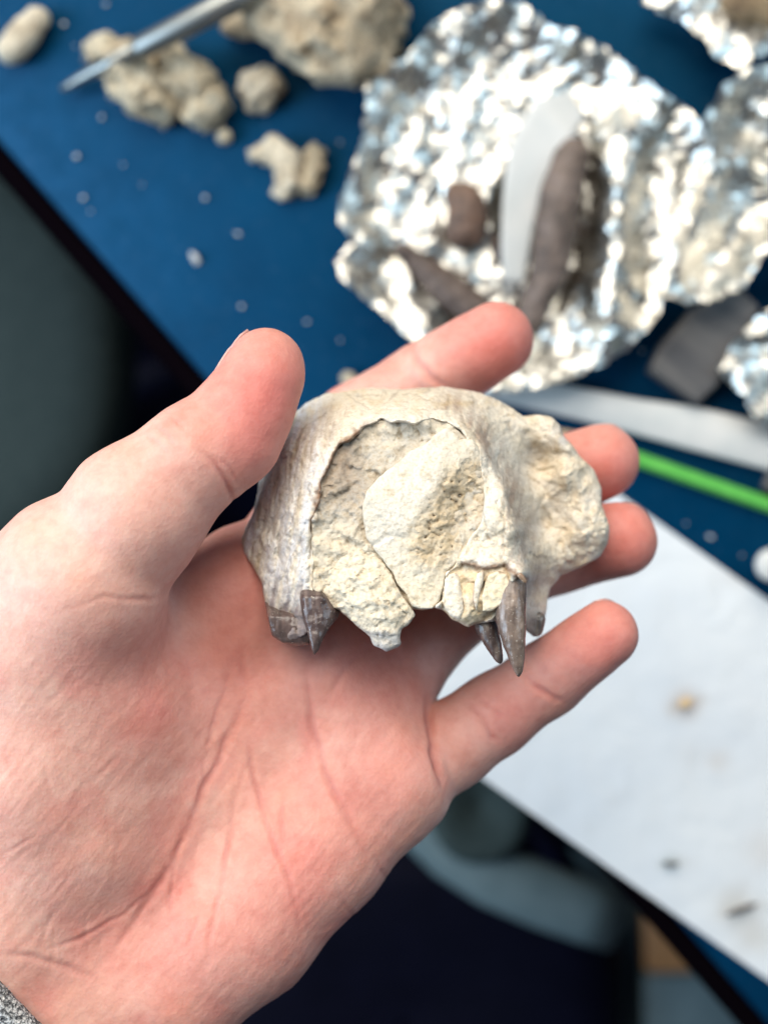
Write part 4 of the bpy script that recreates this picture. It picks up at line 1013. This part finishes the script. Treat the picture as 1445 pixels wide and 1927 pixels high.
# ------------------------------------------------------------------ BELOW THE DESK
def xy_at(px, py, d):
    p = at(px, py, d); return p
ch = MatB('chair_fabric', rough=0.9, Specular_IOR_Level=0.15); ch.color(ch.ramp(ch.noise(160, 4), [(.3, (.028, .042, .042)), (.7, (.040, .056, .055))])); ch.bump((ch.noise(900, 2), .5, .002))
cbk = MatB('black_plastic', rough=0.6, Specular_IOR_Level=0.08, base=(.006, .007, .014)); cbk.color(cbk.ramp(cbk.noise(40), [(.3, (.001, .0012, .006)), (.7, (.002, .0022, .009))]))
cgr = MatB('grey_plastic', rough=0.55); cgr.color(cgr.ramp(cgr.noise(60, 4), [(.3, (.085, .125, .135)), (.7, (.12, .165, .175))])); cgr.bump((cgr.noise(250, 3), .3, .001))
def seat_mesh(name, c, rx, ry, z0, z1, p=3.0, n=64, rings=8):
    V, Q = [], []
    prof = [(0.92, z0), (1.0, z0 + (z1 - z0) * .35), (1.0, z0 + (z1 - z0) * .6), (.97, z0 + (z1 - z0) * .82), (.9, z0 + (z1 - z0) * .95), (.75, z1), (.4, z1 - .004), (.02, z1 - .008)]
    for s_, z in prof:
        for j in range(n):
            th = 2 * math.pi * j / n; cs, sn = math.cos(th), math.sin(th); r = (abs(cs) ** p + abs(sn) ** p) ** (-1 / p)
            V.append((c[0] + rx * s_ * r * cs, c[1] + ry * s_ * r * sn, z))
    for i in range(len(prof) - 1):
        for j in range(n): Q.append([i * n + j, i * n + (j + 1) % n, (i + 1) * n + (j + 1) % n, (i + 1) * n + j])
    me = bpy.data.meshes.new(name); me.from_pydata(V, [], Q + [list(range(n))[::-1]]); smooth(me); return me
c1 = xy_at(-190, 660, 800)
chair = empty('desk_chair', (float(c1[0]), float(c1[1]), 0), 'dark green grey padded chair seat below the desk edge', 'chair')
obj('seat', seat_mesh('seat', c1, .130, .125, .40, .47, 2.4), ch.m, chair)
tube('post', [(c1[0], c1[1], .06), (c1[0], c1[1], .40)], [.025, .025], cbk.m, chair)
for k in range(5):
    th = k * 2 * math.pi / 5 + .3; e = (c1[0] + .2 * math.cos(th), c1[1] + .2 * math.sin(th), .04)
    tube('foot', [(c1[0], c1[1], .08), e], [.02, .014], cbk.m, chair, seg=10); tube('caster', [(e[0], e[1] - .012, .025), (e[0], e[1] + .012, .025)], [.025, .025], cbk.m, chair, seg=16, upv=(0, 0, 1))
# second chair: dark seat and grey arm
c2 = xy_at(760, 1960, 860)
chair2 = empty('armchair', (float(c2[0]), float(c2[1]), 0), 'black chair with curved grey armrest standing below the paper towel', 'chair')
obj('seat', seat_mesh('seat', c2, .145, .120, .32, .39, 3.0), cbk.m, chair2)
arm = [xy_at(*q) for q in ((720, 1470, 700), (790, 1545, 698), (850, 1600, 696), (930, 1648, 695), (1030, 1690, 695), (1100, 1716, 696), (1162, 1738, 698))]
tube('armrest', arm, [.014, .0145, .0155, .0165, .0165, .016, .0155], cgr.m, chair2, seg=14, flat=.5)
for q in (arm[1], arm[5]): tube('arm_post', [(q[0], q[1] - .002, .36), (q[0], q[1], q[2] - .008)], [.009, .009], cbk.m, chair2, seg=12)
knob = xy_at(905, 1520, 680)
obj('backrest', seat_mesh('backrest', knob, .026, .030, knob[2] - .03, knob[2], 2.2), ch.m, chair2)
for (sx, sy) in ((-1, -1), (1, -1), (-1, 1), (1, 1)): tube('leg', [(c2[0] + sx * .11, c2[1] + sy * .09, 0), (c2[0] + sx * .10, c2[1] + sy * .08, .325)], [.011, .012], cbk.m, chair2, seg=12)
# box with a wooden lid, floor mat, blue bin
wd = MatB('brown_wood', rough=0.6); wd.color(wd.ramp(wd.noise(30, 5, .6, stretch=(1, 8, 1)), [(.3, (.26, .11, .035)), (.7, (.36, .165, .06))]))
q0, q1 = xy_at(1215, 1700, 900), xy_at(1480, 1832, 900)
centred(obj('wooden_board', box_mesh('wooden_board', q0[0], q1[0], q1[1], q0[1], .35, CZ - .9, .003), wd.m, label='orange brown wooden board under the desk corner', cat='board'))
q0, q1 = xy_at(1212, 1834, 905), xy_at(1520, 2050, 905)
centred(obj('storage_box', box_mesh('storage_box', q0[0], q1[0], q1[1], q0[1], .003, CZ - .905, .004), cgr.m, label='grey green storage box below the wooden board', cat='box'))
bl = MatB('blue_plastic', rough=.5, base=(.012, .10, .22)); bl.color(bl.ramp(bl.noise(60), [(.3, (.01, .09, .20)), (.7, (.014, .11, .24))]))
q0, q1 = xy_at(380, 1896, 1000), xy_at(545, 2020, 1000)
centred(obj('blue_bin', box_mesh('blue_bin', q0[0], q1[0], q1[1], q0[1], .003, CZ - 1.0, .006), bl.m, label='small blue bin showing below the heel of the hand', cat='bin'))
